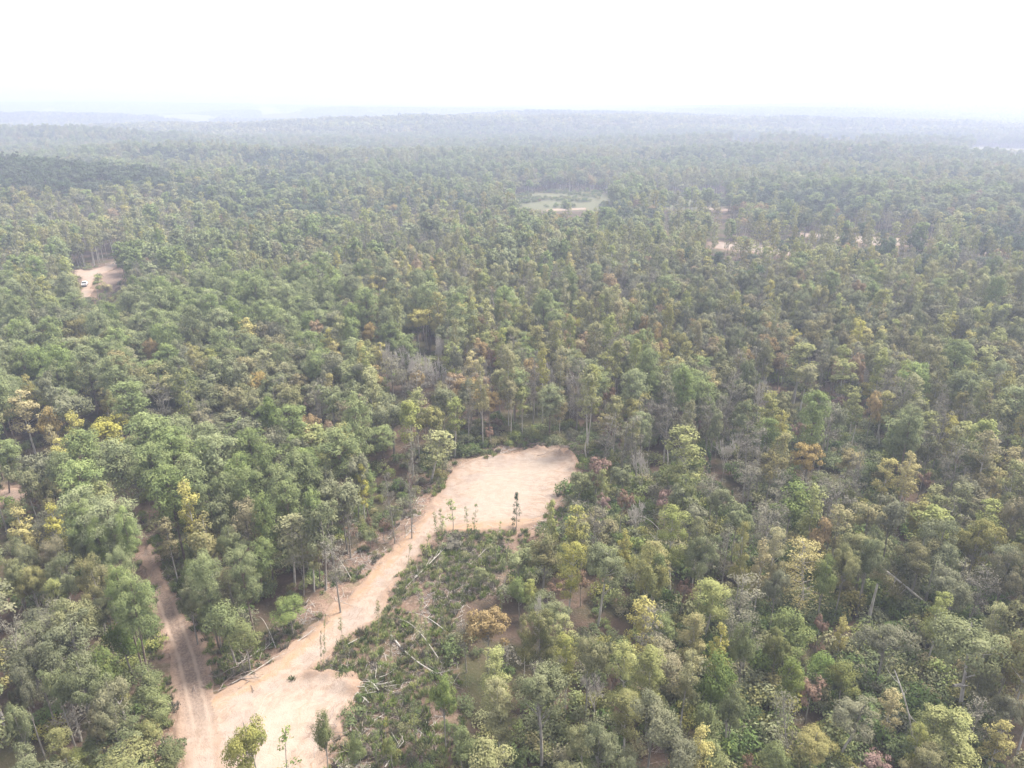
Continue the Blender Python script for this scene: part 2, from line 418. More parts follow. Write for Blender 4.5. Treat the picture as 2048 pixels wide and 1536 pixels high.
MEADOW_PX = [[(1020, 390), (1100, 384), (1200, 383), (1230, 396), (1205, 419), (1110, 421), (1030, 416)], [(1290, 392), (1440, 390), (1470, 412), (1330, 418)], [(780, 376), (1000, 372), (1010, 384), (800, 392)]]
FIELD_PX = [[(320, 236), (440, 235), (440, 243), (320, 243)], [(0, 235), (110, 231), (112, 237), (0, 239)], [(520, 226), (610, 226), (600, 231), (520, 231)],
            [(1590, 283), (1720, 288), (1700, 294), (1600, 290)], [(1940, 294), (2100, 298), (2100, 306), (1950, 303)], [(380, 250), (465, 251), (465, 256), (380, 255)],
            [(1940, 208), (2010, 207), (2010, 211), (1940, 211)], [(1460, 287), (1520, 290), (1520, 293), (1460, 292)], [(0, 262), (50, 263), (50, 267), (0, 267)], [(160, 240), (225, 239), (225, 243), (160, 243)]]
MEADOW = [g2(p) for p in MEADOW_PX]; FIELD = [g2(p) for p in FIELD_PX]

def dirt_sdf(x, y):
    return np.minimum(np.minimum(sdf(x, y, TRACK), sdf(x, y, ROAD)), np.minimum(sdf(x, y, UPAD), sdf(x, y, LPAD)))

# ------------------------------------------------------------------ ground
def build_ground():
    n = 760
    u = np.linspace(-1, 1, n); k = math.asinh(15500 / 62.0)
    s = 62.0 * np.sinh(k * u)
    X, Y = np.meshgrid(s, s + 105.0)
    Z = height(X, Y)
    bare = np.zeros_like(X); mead = np.zeros_like(X)
    m = (np.abs(X) < 160) & (Y > 20) & (Y < 220)
    d = dirt_sdf(X[m], Y[m])
    px, py, _ = proj(X[m], Y[m], Z[m])
    b = 1 - sstep(0.5, 7, d + 5 * (fbm(X[m] / 4, Y[m] / 4, 5) - 0.5))
    b = np.maximum(b, 0.55 * inpoly(px, py, CUT_PX)); b = np.maximum(b, 0.9 * inpoly(px, py, STRIP_PX))
    bare[m] = b
    for p in FAR_G.values():
        mm = np.abs(Y) < 1200
        bare[mm] = np.maximum(bare[mm], 0.8 * (1 - sstep(0, 5, sdf(X[mm], Y[mm], p))))
    for p in MEADOW:
        mead = np.maximum(mead, .8 * (1 - sstep(-8, 12, sdf(X, Y, p) + 24 * (fbm(X / 22, Y / 22, 151) - .5))))
    me = grid_mesh('ground', X, Y, Z, [M['ground']], {'bare': bare, 'meadow': mead})
    tag(link('ground', me), 'brown forest floor under the trees, littered and patchily green', None, None, 'structure')

def build_dirt():
    st = 0.32
    xs = np.arange(-62, 26, st); ys = np.arange(44, 150, st)
    X, Y = np.meshgrid(xs, ys)
    parts = [sdf(X, Y, p) for p in (TRACK, ROAD, UPAD, LPAD)]
    D = np.stack(parts); d = D.min(0) + 1.5 * (fbm(X / 1.8, Y / 1.8, 31) - 0.5) + 2.2 * (fbm(X / 6.0, Y / 6.0, 33, 2) - 0.5)
    lats = [along_line(X, Y, c) for c in (TRACK_CL, ROAD_CL, UPAD_CL, LPAD_CL)]
    berm = 0.34 * np.exp(-((d + 0.15) / 0.5) ** 2) * sstep(0.35, 0.7, fbm(X / 3.0, Y / 3.0, 41))
    lump = fbm(X / 1.1, Y / 1.1, 47, 4)
    for (px, py, sx, hh) in ((1130, 905, 3.4, 1.5), (1149, 935, 2.4, 1.2), (1085, 898, 3.0, 0.9), (1010, 908, 3.0, 0.7), (640, 1352, 2.4, 0.8), (700, 1368, 2.2, 1.1), (690, 1440, 2.2, 0.9), (668, 1490, 2.2, 0.8)):
        q = hit(px, py); berm = berm + hh * np.exp(-((X - q[0]) ** 2 + (Y - q[1]) ** 2) / sx ** 2) * (1.9 * np.maximum(lump - .22, 0)) * sstep(-3.2, 0.0, d)
    Z = height(X, Y) + 0.07 + 0.05 * (lump - 0.5) + berm - 0.6 * sstep(0.1, 1.6, d)
    own = D.argmin(0); kc = (d[:-1, :-1] < 1.6); oc = own[:-1, :-1]
    for i, (nm, lab) in enumerate((('dirt_track', 'brown wheel track with two pale ruts leading into the pines'), ('dirt_road', 'freshly graded pale orange dirt road between the two clearings'),
                                   ('upper_clearing', 'oval pad of bare pale dirt at the far end of the road'), ('lower_clearing', 'bare cream dirt pad at the bottom where track and road meet'))):
        me = grid_mesh(nm, X, Y, Z, [M[('track', 'road', 'upad', 'dirt')[i]]], {'lat': lats[i][0], 'along': lats[i][1], 'edge': d}, kc & (oc == i))
        tag(link(nm, me), lab, None, None, 'structure')
    names = {'a': 'pale dirt strip showing through the trees on the right', 'b': 'dirt road ribbon beyond the pale strip on the right', 'c': 'short patch of bare dirt at the right edge',
             'd': 'thin pale dirt line beside the far meadow', 'e': 'small bare dirt patch beyond the dark pines', 'f': 'far dirt road with the white truck on it', 'g': 'brown bare yard beside the white truck', 'h': 'reddish bare earth at the left edge'}
    for k, p in FAR_G.items():
        P = np.array(p); lo, hi_ = P.min(0) - 3, P.max(0) + 3
        s2 = max(0.5, (hi_ - lo).max() / 160)
        X, Y = np.meshgrid(np.arange(lo[0], hi_[0], s2), np.arange(lo[1], hi_[1], s2))
        d = sdf(X, Y, p) + 2.5 * (fbm(X / 4, Y / 4, 51) - 0.5)
        Z = height(X, Y) + 0.12 - 1.0 * sstep(0, 2, d)
        me = grid_mesh('dirt_patch', X, Y, Z, [M['track' if k in 'gh' else 'dirt']], {'lat': (X - lo[0]) * .6 + 6, 'along': Y - lo[1] + 40, 'edge': d}, d[:-1, :-1] < 2.0)
        tag(link('dirt_patch', me), names[k], None, None, 'structure')
    t = NT('dry_field'); f = t.noise(t.pos(), 0.01, 4)
    fm = t.surf(t.n('ShaderNodeBsdfDiffuse', {'Color': t.mix(f, rgb(0.17, 0.16, 0.105), rgb(0.24, 0.22, 0.15))}).outputs[0])
    for p in FIELD:
        P = np.array(p); cy_ = P[:, 1].mean(); lo, hi_ = P.min(0) - 20, P.max(0) + 20; s2 = max(6, (hi_ - lo).max() / 70)
        X, Y = np.meshgrid(np.arange(lo[0], hi_[0], s2), np.arange(lo[1], hi_[1], s2)); far_off = cy_ > 2500; d = sdf(X, Y, p) + (60 if far_off else 26) * (fbm(X / 60, Y / 60, 141) - .5)
        Z = height(X, Y) + (10.0 if far_off else 1.0) - 14 * sstep(-5, 30, d)        # open crop land lying a little higher than the woods round it
        me = grid_mesh('field', X, Y, Z, [fm], {}, d[:-1, :-1] < 30)
        tag(link('field', me), 'pale open field among the hazy far woods', None, 'fields in the far haze', 'structure')

# ------------------------------------------------------------------ tree shapes
def unit(rng, n, zmin=-1.0):
    z = rng.uniform(zmin, 1, n); a = rng.uniform(0, 2 * math.pi, n); r = np.sqrt(np.maximum(0, 1 - z * z))
    return np.stack([r * np.cos(a), r * np.sin(a), z], -1)

def bend(a, b, rng, amt, n=5):
    a, b = np.asarray(a, float), np.asarray(b, float); t = np.linspace(0, 1, n)[:, None]
    L = np.linalg.norm(b - a); o = rng.normal(size=3) * amt * L
    return a + (b - a) * t + o * (np.sin(t * math.pi)) * 0.5

CZ = [None, 1.0]
def puff(g, c, r, rz, n, size, rng, asp, radial, tint, zmin=-0.55):
    d = unit(rng, n, zmin); rr = rng.uniform(0.45, 1.0, n) ** 0.6 * np.where(rng.uniform(0, 1, n) < .2, rng.uniform(1.1, 1.5, n), 1)
    p = c + d * rr[:, None] * np.array([r, r, rz])
    t = np.clip(tint + rng.normal(0, 0.13, n) + 0.12 * d[:, 2], 0, 1)  # upper side of each puff tinted lighter, light from above painted into the colour
    sz = size * rng.uniform(0.55, 1.4, n)
    out = np.zeros(3)
    if CZ[0] is not None:                       # sprigs turn outward to the light all over the crown
        out = (np.asarray(c) - np.array([0, 0, CZ[0]])) / np.array([1, 1, CZ[1]]); out = out / (np.linalg.norm(out) + .3)
    if radial:                                  # needle tufts stand out from the branch end
        ax = d + rng.normal(0, .45, (n, 3)); nm = d * .8 + out * .35 + np.array([0, 0, 0.55]) + rng.normal(0, .42, (n, 3))
        g.quads(p, nm, sz, rng, asp, ax, 0, t)
    else:
        nm = d * .75 + out * .55 + np.array([0, 0, 0.45]) + rng.normal(0, 0.36, (n, 3))
        g.quads(p, nm, sz, rng, asp, None, 0, t)

def make_tree(kind, seed, lod=1.0):
    """returns trunk geometry, crown geometry, nominal height and crown width. lod < 1: fewer, larger leaves"""
    rng = np.random.default_rng(seed); tr, cr = Geo(), Geo()
    CZ[:] = {'P': [12.0, 1.2], 'O': [10.0, 1.1], 'G': [6.5, 1.3], 'A': [5.3, 1.0], 'L': [12.0, 2.5], 'B': [11.0, 2.0]}.get(kind, [None, 1.0])
    nl = lambda n: max(4, int(n * lod)); ls = 1.0 / math.sqrt(lod) * (0.9 if lod < 1 else 1)
    near = lod > 0.5
    def limbs(ends, z0, z1, r, top):
        for e in ends:
            zb = min(max(z0, e[2] - np.hypot(e[0], e[1]) * rng.uniform(0.5, 1.1) - 0.4), z1)
            st = np.array([top[0] * zb / top[2], top[1] * zb / top[2], zb])
            tr.tube(bend(st, e, rng, 0.12, 4), np.linspace(r, r * 0.3, 4), 4 if near else 3)
    if kind == 'P':
        H = 18.0; lean = rng.normal(0, .35, 2); top = np.array([lean[0], lean[1], H - 0.8]); W = rng.uniform(3.2, 3.7); cb = rng.uniform(8.0, 10.2)
        tr.tube(bend((0, 0, -0.4), top, rng, 0.015, 7), np.linspace(0.23, 0.05, 7), 6 if near else 4)
        cl = []
        z = cb
        while z < H - 0.6:
            t = (z - cb) / (H - cb); prof = W * (0.62 + 0.5 * t) * math.sqrt(max(0.03, 1 - max(0, (t - 0.22) / 0.80) ** 2)) * (0.72 if t < 0.12 else 1)
            m = max(2, int(rng.integers(4, 7) * (0.55 + prof / W * 0.6))); a0 = rng.uniform(0, 6.28)
            for i in range(m):
                a = a0 + i * 6.283 / m + rng.normal(0, .28); rr = prof * rng.uniform(0.72, 1.08)
                ctr = np.array([lean[0] * z / H + rr * math.cos(a), lean[1] * z / H + rr * math.sin(a), z + rng.normal(0.1, .35)])
                cl.append((ctr, rng.uniform(0.8, 1.2), rng.uniform(.25, .8)))
                if prof > 1.8: cl.append((ctr * np.array([.52, .52, 1]) + rng.normal(0, .3, 3), rng.uniform(.65, .95), rng.uniform(.1, .5)))
            z += rng.uniform(0.95, 1.35)
        for i in range(3): cl.append((top + rng.normal(0, .45, 3), 0.8, 0.75))
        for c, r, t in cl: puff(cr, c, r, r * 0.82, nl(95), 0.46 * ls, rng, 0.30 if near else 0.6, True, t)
        limbs([c for c, r, t in cl[::2]], cb - 1.2, H - 1.5, 0.055, top)
        for i in range(5 if near else 0):          # dead stubs below the crown
            zz = rng.uniform(4, cb); a = rng.uniform(0, 6.28); L = rng.uniform(.8, 2.2)
            tr.tube([(0, 0, zz), (L * math.cos(a), L * math.sin(a), zz + .3)], [0.035, .012], 3)
        return tr, cr, H, 2 * W * 1.12
    if kind in ('O', 'G', 'A'):
        if kind == 'O': H, W, cb = 15.0, rng.uniform(3.7, 4.3), rng.uniform(4.6, 6.2)
        elif kind == 'G': H, W, cb = 11.5, rng.uniform(2.6, 3.2), rng.uniform(1.8, 3.0)
        else: H, W, cb = 8.0, rng.uniform(2.3, 2.8), rng.uniform(2.6, 3.4)
        top = np.array([rng.normal(0, .5), rng.normal(0, .5), H - 1.5])
        tr.tube(bend((0, 0, -0.4), top, rng, 0.03, 6), np.linspace(0.26 * H / 15, 0.05, 6), 6 if near else 4)
        cl = []; n = {'O': 52, 'G': 44, 'A': 22}[kind]
        for i in range(n):
            d = unit(rng, 1, -0.75)[0]; s = rng.uniform(0.55, 1.0) if i % 4 else rng.uniform(0.2, .6)
            zc = (H + cb) / 2; rz = (H - cb) / 2 - 0.6
            k = 1.0 if d[2] > -0.2 else 0.8
            if i == 0: subs = unit(rng, 6, -.45) * np.array([W, W, (H - cb) / 2 - .6]) * rng.uniform(.5, .74, (6, 1)); sr = rng.uniform(.30, .46, 6) * W
            lob = 0.82 + 0.3 * math.sin(2.3 * math.atan2(d[1], d[0]) + seed) * math.cos(1.7 * d[2] + seed)
            c = np.array([d[0] * W * s * k * lob + top[0] * .7, d[1] * W * s * k * lob + top[1] * .7, zc + d[2] * rz * s])
            if i % 5:                            # most sprays sit on a few heavy limbs, which leaves gaps between them
                j = i % 6; c = subs[j] + d * sr[j] * np.array([1, 1, .85]) + np.array([top[0] * .7, top[1] * .7, zc])
            cl.append((c, rng.uniform(0.7, 1.2) * (1 if kind != 'A' else .62), rng.uniform(.15, .85)))
        nn = {'O': 92, 'G': 80, 'A': 60}[kind]
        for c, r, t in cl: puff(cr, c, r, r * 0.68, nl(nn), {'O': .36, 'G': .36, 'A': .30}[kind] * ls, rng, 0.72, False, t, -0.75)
        limbs([c for c, r, t in cl[::2]], cb * 0.75, H - 2.5, 0.075, top)
        return tr, cr, H, 2 * W * 1.12
    if kind == 'L':
        H, W, cb = 18.0, rng.uniform(1.9, 2.5), rng.uniform(6.0, 8.5)
        top = np.array([rng.normal(0, .5), rng.normal(0, .5), H - .4])
        tr.tube(bend((0, 0, -0.4), top, rng, 0.02, 7), np.linspace(0.20, 0.03, 7), 6 if near else 4)
        cl = []
        for i in range(46):
            t = rng.uniform(0, 1) ** 0.85; z = cb + t * (H - cb - .5)
            rr = W * math.sqrt(max(0.02, 1 - ((t - 0.38) / 0.66) ** 2)) * (rng.uniform(.5, 1.08) if i % 3 else rng.uniform(0, .5)); a = rng.uniform(0, 6.28)
            c = np.array([top[0] * z / H + rr * math.cos(a), top[1] * z / H + rr * math.sin(a), z])
            cl.append((c, rng.uniform(.55, 0.95), rng.uniform(.15, .9)))
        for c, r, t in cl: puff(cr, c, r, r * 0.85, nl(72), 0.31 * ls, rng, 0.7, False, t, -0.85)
        limbs([c for c, r, t in cl[::2]], cb * .8, H - 1.5, 0.05, top)
        return tr, cr, H, 2 * W * 1.1
    if kind == 'B':                                # thin crown, bark and twigs show through
        H, W, cb = 16.0, rng.uniform(2.1, 2.7), rng.uniform(5.5, 8.0)
        top = np.array([rng.normal(0, .6), rng.normal(0, .6), H - .6])
        tr.tube(bend((0, 0, -0.4), top, rng, 0.03, 7), np.linspace(0.18, 0.03, 7), 6 if near else 4)
        ends = []
        for i in range(30):
            t = rng.uniform(0, 1); z = cb + t * (H - cb); rr = W * math.sqrt(max(0.03, 1 - ((t - 0.35) / 0.72) ** 2)) * rng.uniform(.4, 1.1); a = rng.uniform(0, 6.28)
            c = np.array([top[0] * z / H + rr * math.cos(a), top[1] * z / H + rr * math.sin(a), z]); ends.append(c)
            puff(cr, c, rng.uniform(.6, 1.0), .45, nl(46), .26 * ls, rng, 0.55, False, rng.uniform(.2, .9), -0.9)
            for k in range(3 if near else 0):
                e = c + rng.normal(0, .7, 3) + np.array([0, 0, .35]); tr.tube([c * .8 + np.array([0, 0, c[2] * .2 - .3]), e], [.02, .008], 3)
        limbs(ends, cb * .7, H - 1.5, 0.05, top)
        return tr, cr, H, 2 * W * 1.1
    if kind == 'D':                                # leafless, upswept
        H, W = 13.0, 2.5
        def grow(a, d, L, r, depth):
            b = a + d * L
            tr.tube(bend(a, b, rng, 0.05, 3), np.linspace(max(r, .026), max(r * .66, .02), 3), 5 if depth < 2 else 3)
            if depth >= 6: return
            for i in range(3 if depth in (1, 2, 3, 4) else 4):
                nd = d + rng.normal(0, .36 if depth else .42, 3) + np.array([0, 0, .10]); nd /= np.linalg.norm(nd)
                grow(a + (b - a) * (1.0 if i == 0 else rng.uniform(.5, 1.0)), nd, L * rng.uniform(.60, .86), r * .60, depth + 1)
        grow(np.array([0, 0, -0.3]), np.array([0.03, 0, 1.0]), 4.2, .16, 0)
        v = np.concatenate(tr.v); zt = v[:, 2].max(); H = zt
        return tr, cr, H, 2 * np.percentile(np.hypot(v[:, 0], v[:, 1]), 98)
    if kind == 'S':                                # spindly sapling
        H = 8.0; W = .9; top = np.array([rng.normal(0, .3), rng.normal(0, .3), H])
        tr.tube(bend((0, 0, -.3), top, rng, .03, 6), np.linspace(.07, .015, 6), 4)
        for i in range(16):
            t = rng.uniform(.18, 1); a = rng.uniform(0, 6.28); rr = W * (1.15 - t) * rng.uniform(.3, 1.1)
            c = np.array([top[0] * t + rr * math.cos(a), top[1] * t + rr * math.sin(a), H * t])
            tr.tube([(top[0] * t, top[1] * t, H * t - .4), c], [.018, .008], 3)
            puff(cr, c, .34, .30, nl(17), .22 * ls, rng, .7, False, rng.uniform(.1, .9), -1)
        return tr, cr, H, 2 * W
    if kind == 'C':                                # small cone-shaped conifer
        H = 7.0; W = 1.5
        tr.tube([(0, 0, -.3), (0, 0, H)], [.1, .02], 4)
        for i in range(46):
            t = rng.uniform(.06, 1); a = rng.uniform(0, 6.28); rr = W * (1 - t) * rng.uniform(.5, 1.05) + .05
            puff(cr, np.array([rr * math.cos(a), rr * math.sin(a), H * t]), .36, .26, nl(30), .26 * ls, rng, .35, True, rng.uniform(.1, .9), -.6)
        return tr, cr, H, 2 * W
    if kind == 'W':                                # open whorled branches in level layers
        H, W = 15.0, 3.6
        tr.tube(bend((0, 0, -.4), (0.2, 0, H), rng, .01, 6), np.linspace(.2, .03, 6), 6)
        for i in range(44):
            t = rng.uniform(.22, 1); a = rng.uniform(0, 6.28); L = W * (1.08 - t) ** .6 * rng.uniform(.7, 1.1)
            for s in (1.0, .72, .45):
                c = np.array([L * s * math.cos(a), L * s * math.sin(a), H * t + .3 * s])
                puff(cr, c, .75, .2, nl(30), .24 * ls, rng, .5, False, rng.uniform(.1, .9), -.6)
            tr.tube([(0, 0, H * t - .2), (L * math.cos(a), L * math.sin(a), H * t + .3)], [.05, .012], 3)
        return tr, cr, H, 2 * W
    if kind == 'N':                                # leaning: bare lower trunk, foliage hanging on one side near the top
        H, W = 14.0, 2.2; tr.tube(bend((0, 0, -.4), (-.3, 0, H), rng, .03, 7), np.linspace(.24, .05, 7), 7)
        for i in range(26):
            t = rng.uniform(.5, 1.02); c = np.array([-rng.uniform(-.1, 2.0) * (1.25 - .4 * t), rng.normal(0, .9), H * t])
            puff(cr, c, rng.uniform(.55, .9), .6, nl(60), .3 * ls, rng, .6, False, rng.uniform(.2, .9), -1)
            tr.tube([(-.2, 0, H * t - .8), c], [.05, .015], 3)
        return tr, cr, H, 4.4
    if kind == 'U':                                # waist-high leafy bush
        H = 2.0; W = 1.3
        for i in range(9):
            d = unit(rng, 1, -.2)[0]; c = np.array([d[0] * .8, d[1] * .8, .55 + .75 * abs(d[2])])
            puff(cr, c, rng.uniform(.4, .65), .42, nl(70), .17 * ls, rng, .72, False, rng.uniform(.1, .9), -.5)
        return tr, cr, H, 2 * W
    if kind == 'F':                                # tall grass and fern tuft
        n = nl(60); a = rng.uniform(0, 6.28, n); r = rng.uniform(0, .55, n)
        c = np.stack([r * np.cos(a), r * np.sin(a), rng.uniform(.25, .55, n)], -1)
        ax = np.stack([np.cos(a) * .5, np.sin(a) * .5, np.ones(n)], -1) + rng.normal(0, .25, (n, 3))
        cr.quads(c, np.cross(ax, rng.normal(size=(n, 3))), rng.uniform(.6, 1.1, n), rng, .12, ax, 0, rng.uniform(0, 1, n))
        return tr, cr, 1.0, 1.2

BARK = {'P': 'bark_pine', 'O': 'bark', 'G': 'bark', 'A': 'bark', 'L': 'bark_pale', 'B': 'bark', 'D': 'bark_dead', 'S': 'bark', 'C': 'bark', 'N': 'bark_dead', 'W': 'bark_pale', 'U': 'twig', 'F': 'twig'}
class Proto: pass
def proto(shape, mat, seed, lod=1.0, bark=None):
    tr, cr, H, W = make_tree(shape, seed, lod); p = Proto(); p.H, p.W = H, W
    if cr.n and shape in 'POGALBW':
        v = np.concatenate(cr.v); p.W = 2 * np.percentile(np.hypot(v[:, 0] - v[:, 0].mean(), v[:, 1] - v[:, 1].mean()), 93)
    bm = M[bark or BARK[shape]]
    lf = M[mat] if mat else bm
    al = Geo()
    if cr.n: al.merge(cr, 0)
    if tr.n: al.merge(tr, 1)
    p.trunk = tr.mesh('trunk', [bm]) if tr.n and lod > .5 else None
    p.crown = cr.mesh('crown', [lf]) if cr.n and lod > .5 else None
    p.all = al.mesh('tree', [lf, bm])
    return p

PR = {  # near shapes: kind -> list of prototypes
    'P': [proto('P', 'P', 100 + i) for i in range(6)],
    'O': [proto('O', 'O', 200 + i) for i in range(6)],
    'G': [proto('G', 'G', 300 + i) for i in range(5)],
    'L': [proto('L', 'L', 400 + i) for i in range(5)],
    'Y': [proto('L', 'Y', 450 + i) for i in range(3)] + [proto('O', 'Y', 460)],
    'T': [proto('O', 'T', 470 + i) for i in range(2)] + [proto('G', 'T', 475)],
    'R': [proto('A', 'R', 500 + i) for i in range(4)],
    'B': [proto('B', 'B', 600 + i) for i in range(5)],
    'D': [proto('D', None, 700 + i) for i in range(3)],
    'S': [proto('S', 'G', 800 + i) for i in range(3)] + [proto('S', 'L', 805)],
    'C': [proto('C', 'C', 850 + i) for i in range(2)],
    'W': [proto('W', 'Y', 870)],
}
PR['N'] = [proto('N', 'L', 640, 2.0)]
PR['X'] = [proto('O', 'O', 206, 2.8, 'bark_dead')]
PR['M'] = [proto('G', 'L', 480 + i, 2.4) for i in range(2)]
FINE = {'P': [proto('P', 'P', 100 + i, 2.6) for i in range(3)], 'O': [proto('O', 'O', 200 + i, 2.8) for i in range(4)], 'G': [proto('G', 'G', 300 + i, 2.6) for i in range(3)],
        'L': [proto('L', 'L', 400 + i, 2.8) for i in range(3)], 'S': [proto('S', 'G', 800 + i, 2.0) for i in range(3)]}
LOW = {
    'P': [proto('P', 'P', 120 + i, .32) for i in range(4)],
    'O': [proto('O', 'O', 220 + i, .32) for i in range(3)] + [proto('G', 'G', 223, .32)],
    'K': [proto('O', 'K', 230 + i, .32) for i in range(3)],
    'L': [proto('L', 'L', 420 + i, .32) for i in range(4)],
    'Y': [proto('L', 'Y', 455, .32), proto('O', 'T', 456, .32), proto('L', 'T', 457, .32)],
    'R': [proto('A', 'R', 507, .32)],
    'B': [proto('B', 'B', 620 + i, .32) for i in range(2)],
}
BUSH = [proto('U', 'G', 900), proto('U', 'V', 901), proto('U', 'O', 902), proto('U', 'V', 903), proto('U', 'L', 904), proto('U', 'B', 905), proto('U', 'R', 906)]
FERN = [proto('F', 'grass', 950), proto('F', 'grass', 951), proto('F', 'V', 952), proto('F', 'B', 953)]

def far_patch(seed, mix):
    rng = np.random.default_rng(seed); g = Geo(); mats = [M['O'], M['K'], M['L'], M['P'], M['Y'], M['bark']]
    for i in range(46):
        x, y = rng.uniform(-26, 26, 2); H = rng.uniform(13, 19); W = rng.uniform(3.0, 4.6)
        m = rng.choice(5, p=mix); d = unit(rng, 34, -.5)
        c = np.array([x, y, H - 5]) + d * np.array([W, W, 5]) * rng.uniform(.8, 1.05, (34, 1))
        g.quads(c, d + rng.normal(0, .35, (34, 3)), rng.uniform(1.6, 2.9, 34), rng, .85, None, int(m), np.clip(rng.uniform(.1, .9) + rng.normal(0, .15, 34), 0, 1))
    return g.mesh('far_wood_patch', mats)

# ------------------------------------------------------------------ scattering one countless mass as one object
def scatter(name, meshes, pts, idx, rotz, scl, label):
    tr = bpy.data.node_groups.new(name + '_spread', 'GeometryNodeTree')
    tr.interface.new_socket('Geometry', in_out='INPUT', socket_type='NodeSocketGeometry')
    tr.interface.new_socket('Geometry', in_out='OUTPUT', socket_type='NodeSocketGeometry')
    N = tr.nodes; L = tr.links
    gi, go = N.new('NodeGroupInput'), N.new('NodeGroupOutput')
    join = N.new('GeometryNodeJoinGeometry')
    for me in reversed(meshes):                 # a join lists its last link first
        so = bpy.data.objects.new('source_' + me.name, me)
        oi = N.new('GeometryNodeObjectInfo'); oi.inputs['Object'].default_value = so
        g2i = N.new('GeometryNodeGeometryToInstance')
        L.new(oi.outputs['Geometry'], g2i.inputs[0]); L.new(g2i.outputs[0], join.inputs[0])
    def att(nm, typ):
        a = N.new('GeometryNodeInputNamedAttribute'); a.data_type = typ; a.inputs[0].default_value = nm; return a.outputs[0]
    ip = N.new('GeometryNodeInstanceOnPoints'); ip.inputs['Pick Instance'].default_value = True
    e2r = N.new('FunctionNodeEulerToRotation'); L.new(att('rot', 'FLOAT_VECTOR'), e2r.inputs[0])
    L.new(gi.outputs[0], ip.inputs['Points']); L.new(join.outputs[0], ip.inputs['Instance'])
    L.new(att('idx', 'INT'), ip.inputs['Instance Index']); L.new(e2r.outputs[0], ip.inputs['Rotation']); L.new(att('scl', 'FLOAT_VECTOR'), ip.inputs['Scale'])
    L.new(ip.outputs[0], go.inputs[0])
    n = len(pts); me = bpy.data.meshes.new(name); me.vertices.add(n); me.vertices.foreach_set('co', np.asarray(pts, np.float32).ravel())
    a = me.attributes.new('idx', 'INT', 'POINT'); a.data.foreach_set('value', np.asarray(idx, np.int32))
    rv = np.zeros((n, 3), np.float32); rv[:, 2] = rotz
    a = me.attributes.new('rot', 'FLOAT_VECTOR', 'POINT'); a.data.foreach_set('vector', rv.ravel())
    a = me.attributes.new('scl', 'FLOAT_VECTOR', 'POINT'); a.data.foreach_set('vector', np.asarray(scl, np.float32).ravel())
    o = link(name, me); md = o.modifiers.new('spread', 'NODES'); md.node_group = tr
    return tag(o, label, None, None, 'stuff')

# ------------------------------------------------------------------ the trees that the photograph shows one by one
# kind, crown centre x, crown top y, crown width (photo pixels), height in metres [, base pixel, own label]
T = []
def t_(s):
    for row in s.strip().split(';'):
        r = row.split()
        if r: T.append(dict(k=r[0], x=float(r[1]), y=float(r[2]), w=float(r[3]), h=float(r[4]), base=None, lab=None))
def T1(k, x, y, w, h, lab=None, base=None): T.append(dict(k=k, x=x, y=y, w=w, h=h, base=base, lab=lab))

T1('P', 15, 877, 44, 19, 'tall pine with a long bare trunk at the left edge above reddish earth', (19, 987))
T1('P', 268, 1150, 74, 19, 'lone tall pine leaning over the wheel track just above the fork', (301, 1377))
T1('P', 765, 852, 52, 18, 'pine with a straight bare trunk left of the upper clearing, before the pale poplar', (769, 942))
T1('P', 525, 1080, 58, 17, 'pine on the wood edge between track and road, its brown trunk in full view', (522, 1197))
T1('B', 600, 1062, 62, 16, 'greyish thin-leaved tree with a pale trunk on the road-side wood edge', (607, 1190))
T1('L', 197, 548, 20, None, 'pale yellow-green tree just right of the white truck', (197, 598))
T1('Y', 214, 562, 22, None, 'yellowish tree second to the right of the white truck', (214, 608))
T1('Y', 368, 958, 46, 17, 'tall golden yellow tree among the pines right of the shaded lane')
T1('G', 400, 1014, 82, 15, 'big round fresh green crown right of the shaded track')
T1('L', 330, 1034, 34, 12, 'slim pale green tree on the right rim of the shaded track')
T1('Y', 30, 1012, 52, 14, 'bright yellow tree near the left edge, below the red bush')
T1('Y', 98, 1004, 44, 14, 'pale yellow tree just right of the bright yellow one at the left edge')
T1('L', 874, 859, 66, None, 'pale green tree at the left rim of the upper clearing', (862, 962))
T1('R', 980, 850, 20, None, 'pinkish dead conifer behind the far left rim of the upper clearing', (983, 897))
T1('X', 1215, 1080, 78, None, 'tall tree with a bare pale trunk below the small yellow cone-shaped tree', (1196, 1252))
T1('D', 1280, 894, 50, 14, 'large bare grey tree standing alone right of the upper clearing', (1280, 995))
T1('D', 1185, 1336, 62, 13, 'bare tree with a fan of whitish stems near the bottom centre', (1190, 1445))
T1('D', 1268, 1002, 48, 11, 'small bare tree with a white trunk below the large bare grey tree', (1270, 1085))
T1('W', 1608, 1078, 96, 16, 'golden tree with open level branches in the right foreground', (1608, 1222))
T1('N', 1748, 1116, 66, 15, 'leaning green tree with a long white trunk on the right', (1868, 1222))
T1('X', 1935, 1228, 134, 18, 'broad pale-topped tree with a broken white limb at the lower right', (1918, 1428))
T1('T', 975, 1210, 84, 12, 'orange-brown round tree on the cutover edge at the bottom centre')
T1('M', 490, 1412, 88, 13, 'large pale green tree rising in front of the lower dirt pad')
T1('S', 560, 1465, 54, 9, 'thin sapling at the bottom edge in front of the lower dirt pad')
T1('G', 637, 1411, 40, 11, 'slim green tree at the right side of the lower dirt pad')
T1('T', 1625, 874, 60, 13, 'orange-topped tree beside the green vine tangle on the right')
T1('Y', 1782, 914, 44, 12, 'golden spire-topped tree in the right middle ground')
T1('Y', 2003, 935, 30, 11, 'small bright yellow tree close to the right edge')
T1('R', 1862, 932, 30, 10, 'small red tree left of the tall yellow-topped tree')
T1('L', 1990, 862, 58, 18, 'tall tree with a yellow crown close to the right edge')
T1('R', 735, 1026, 14, 5, 'small scarlet bush left of the dirt road')
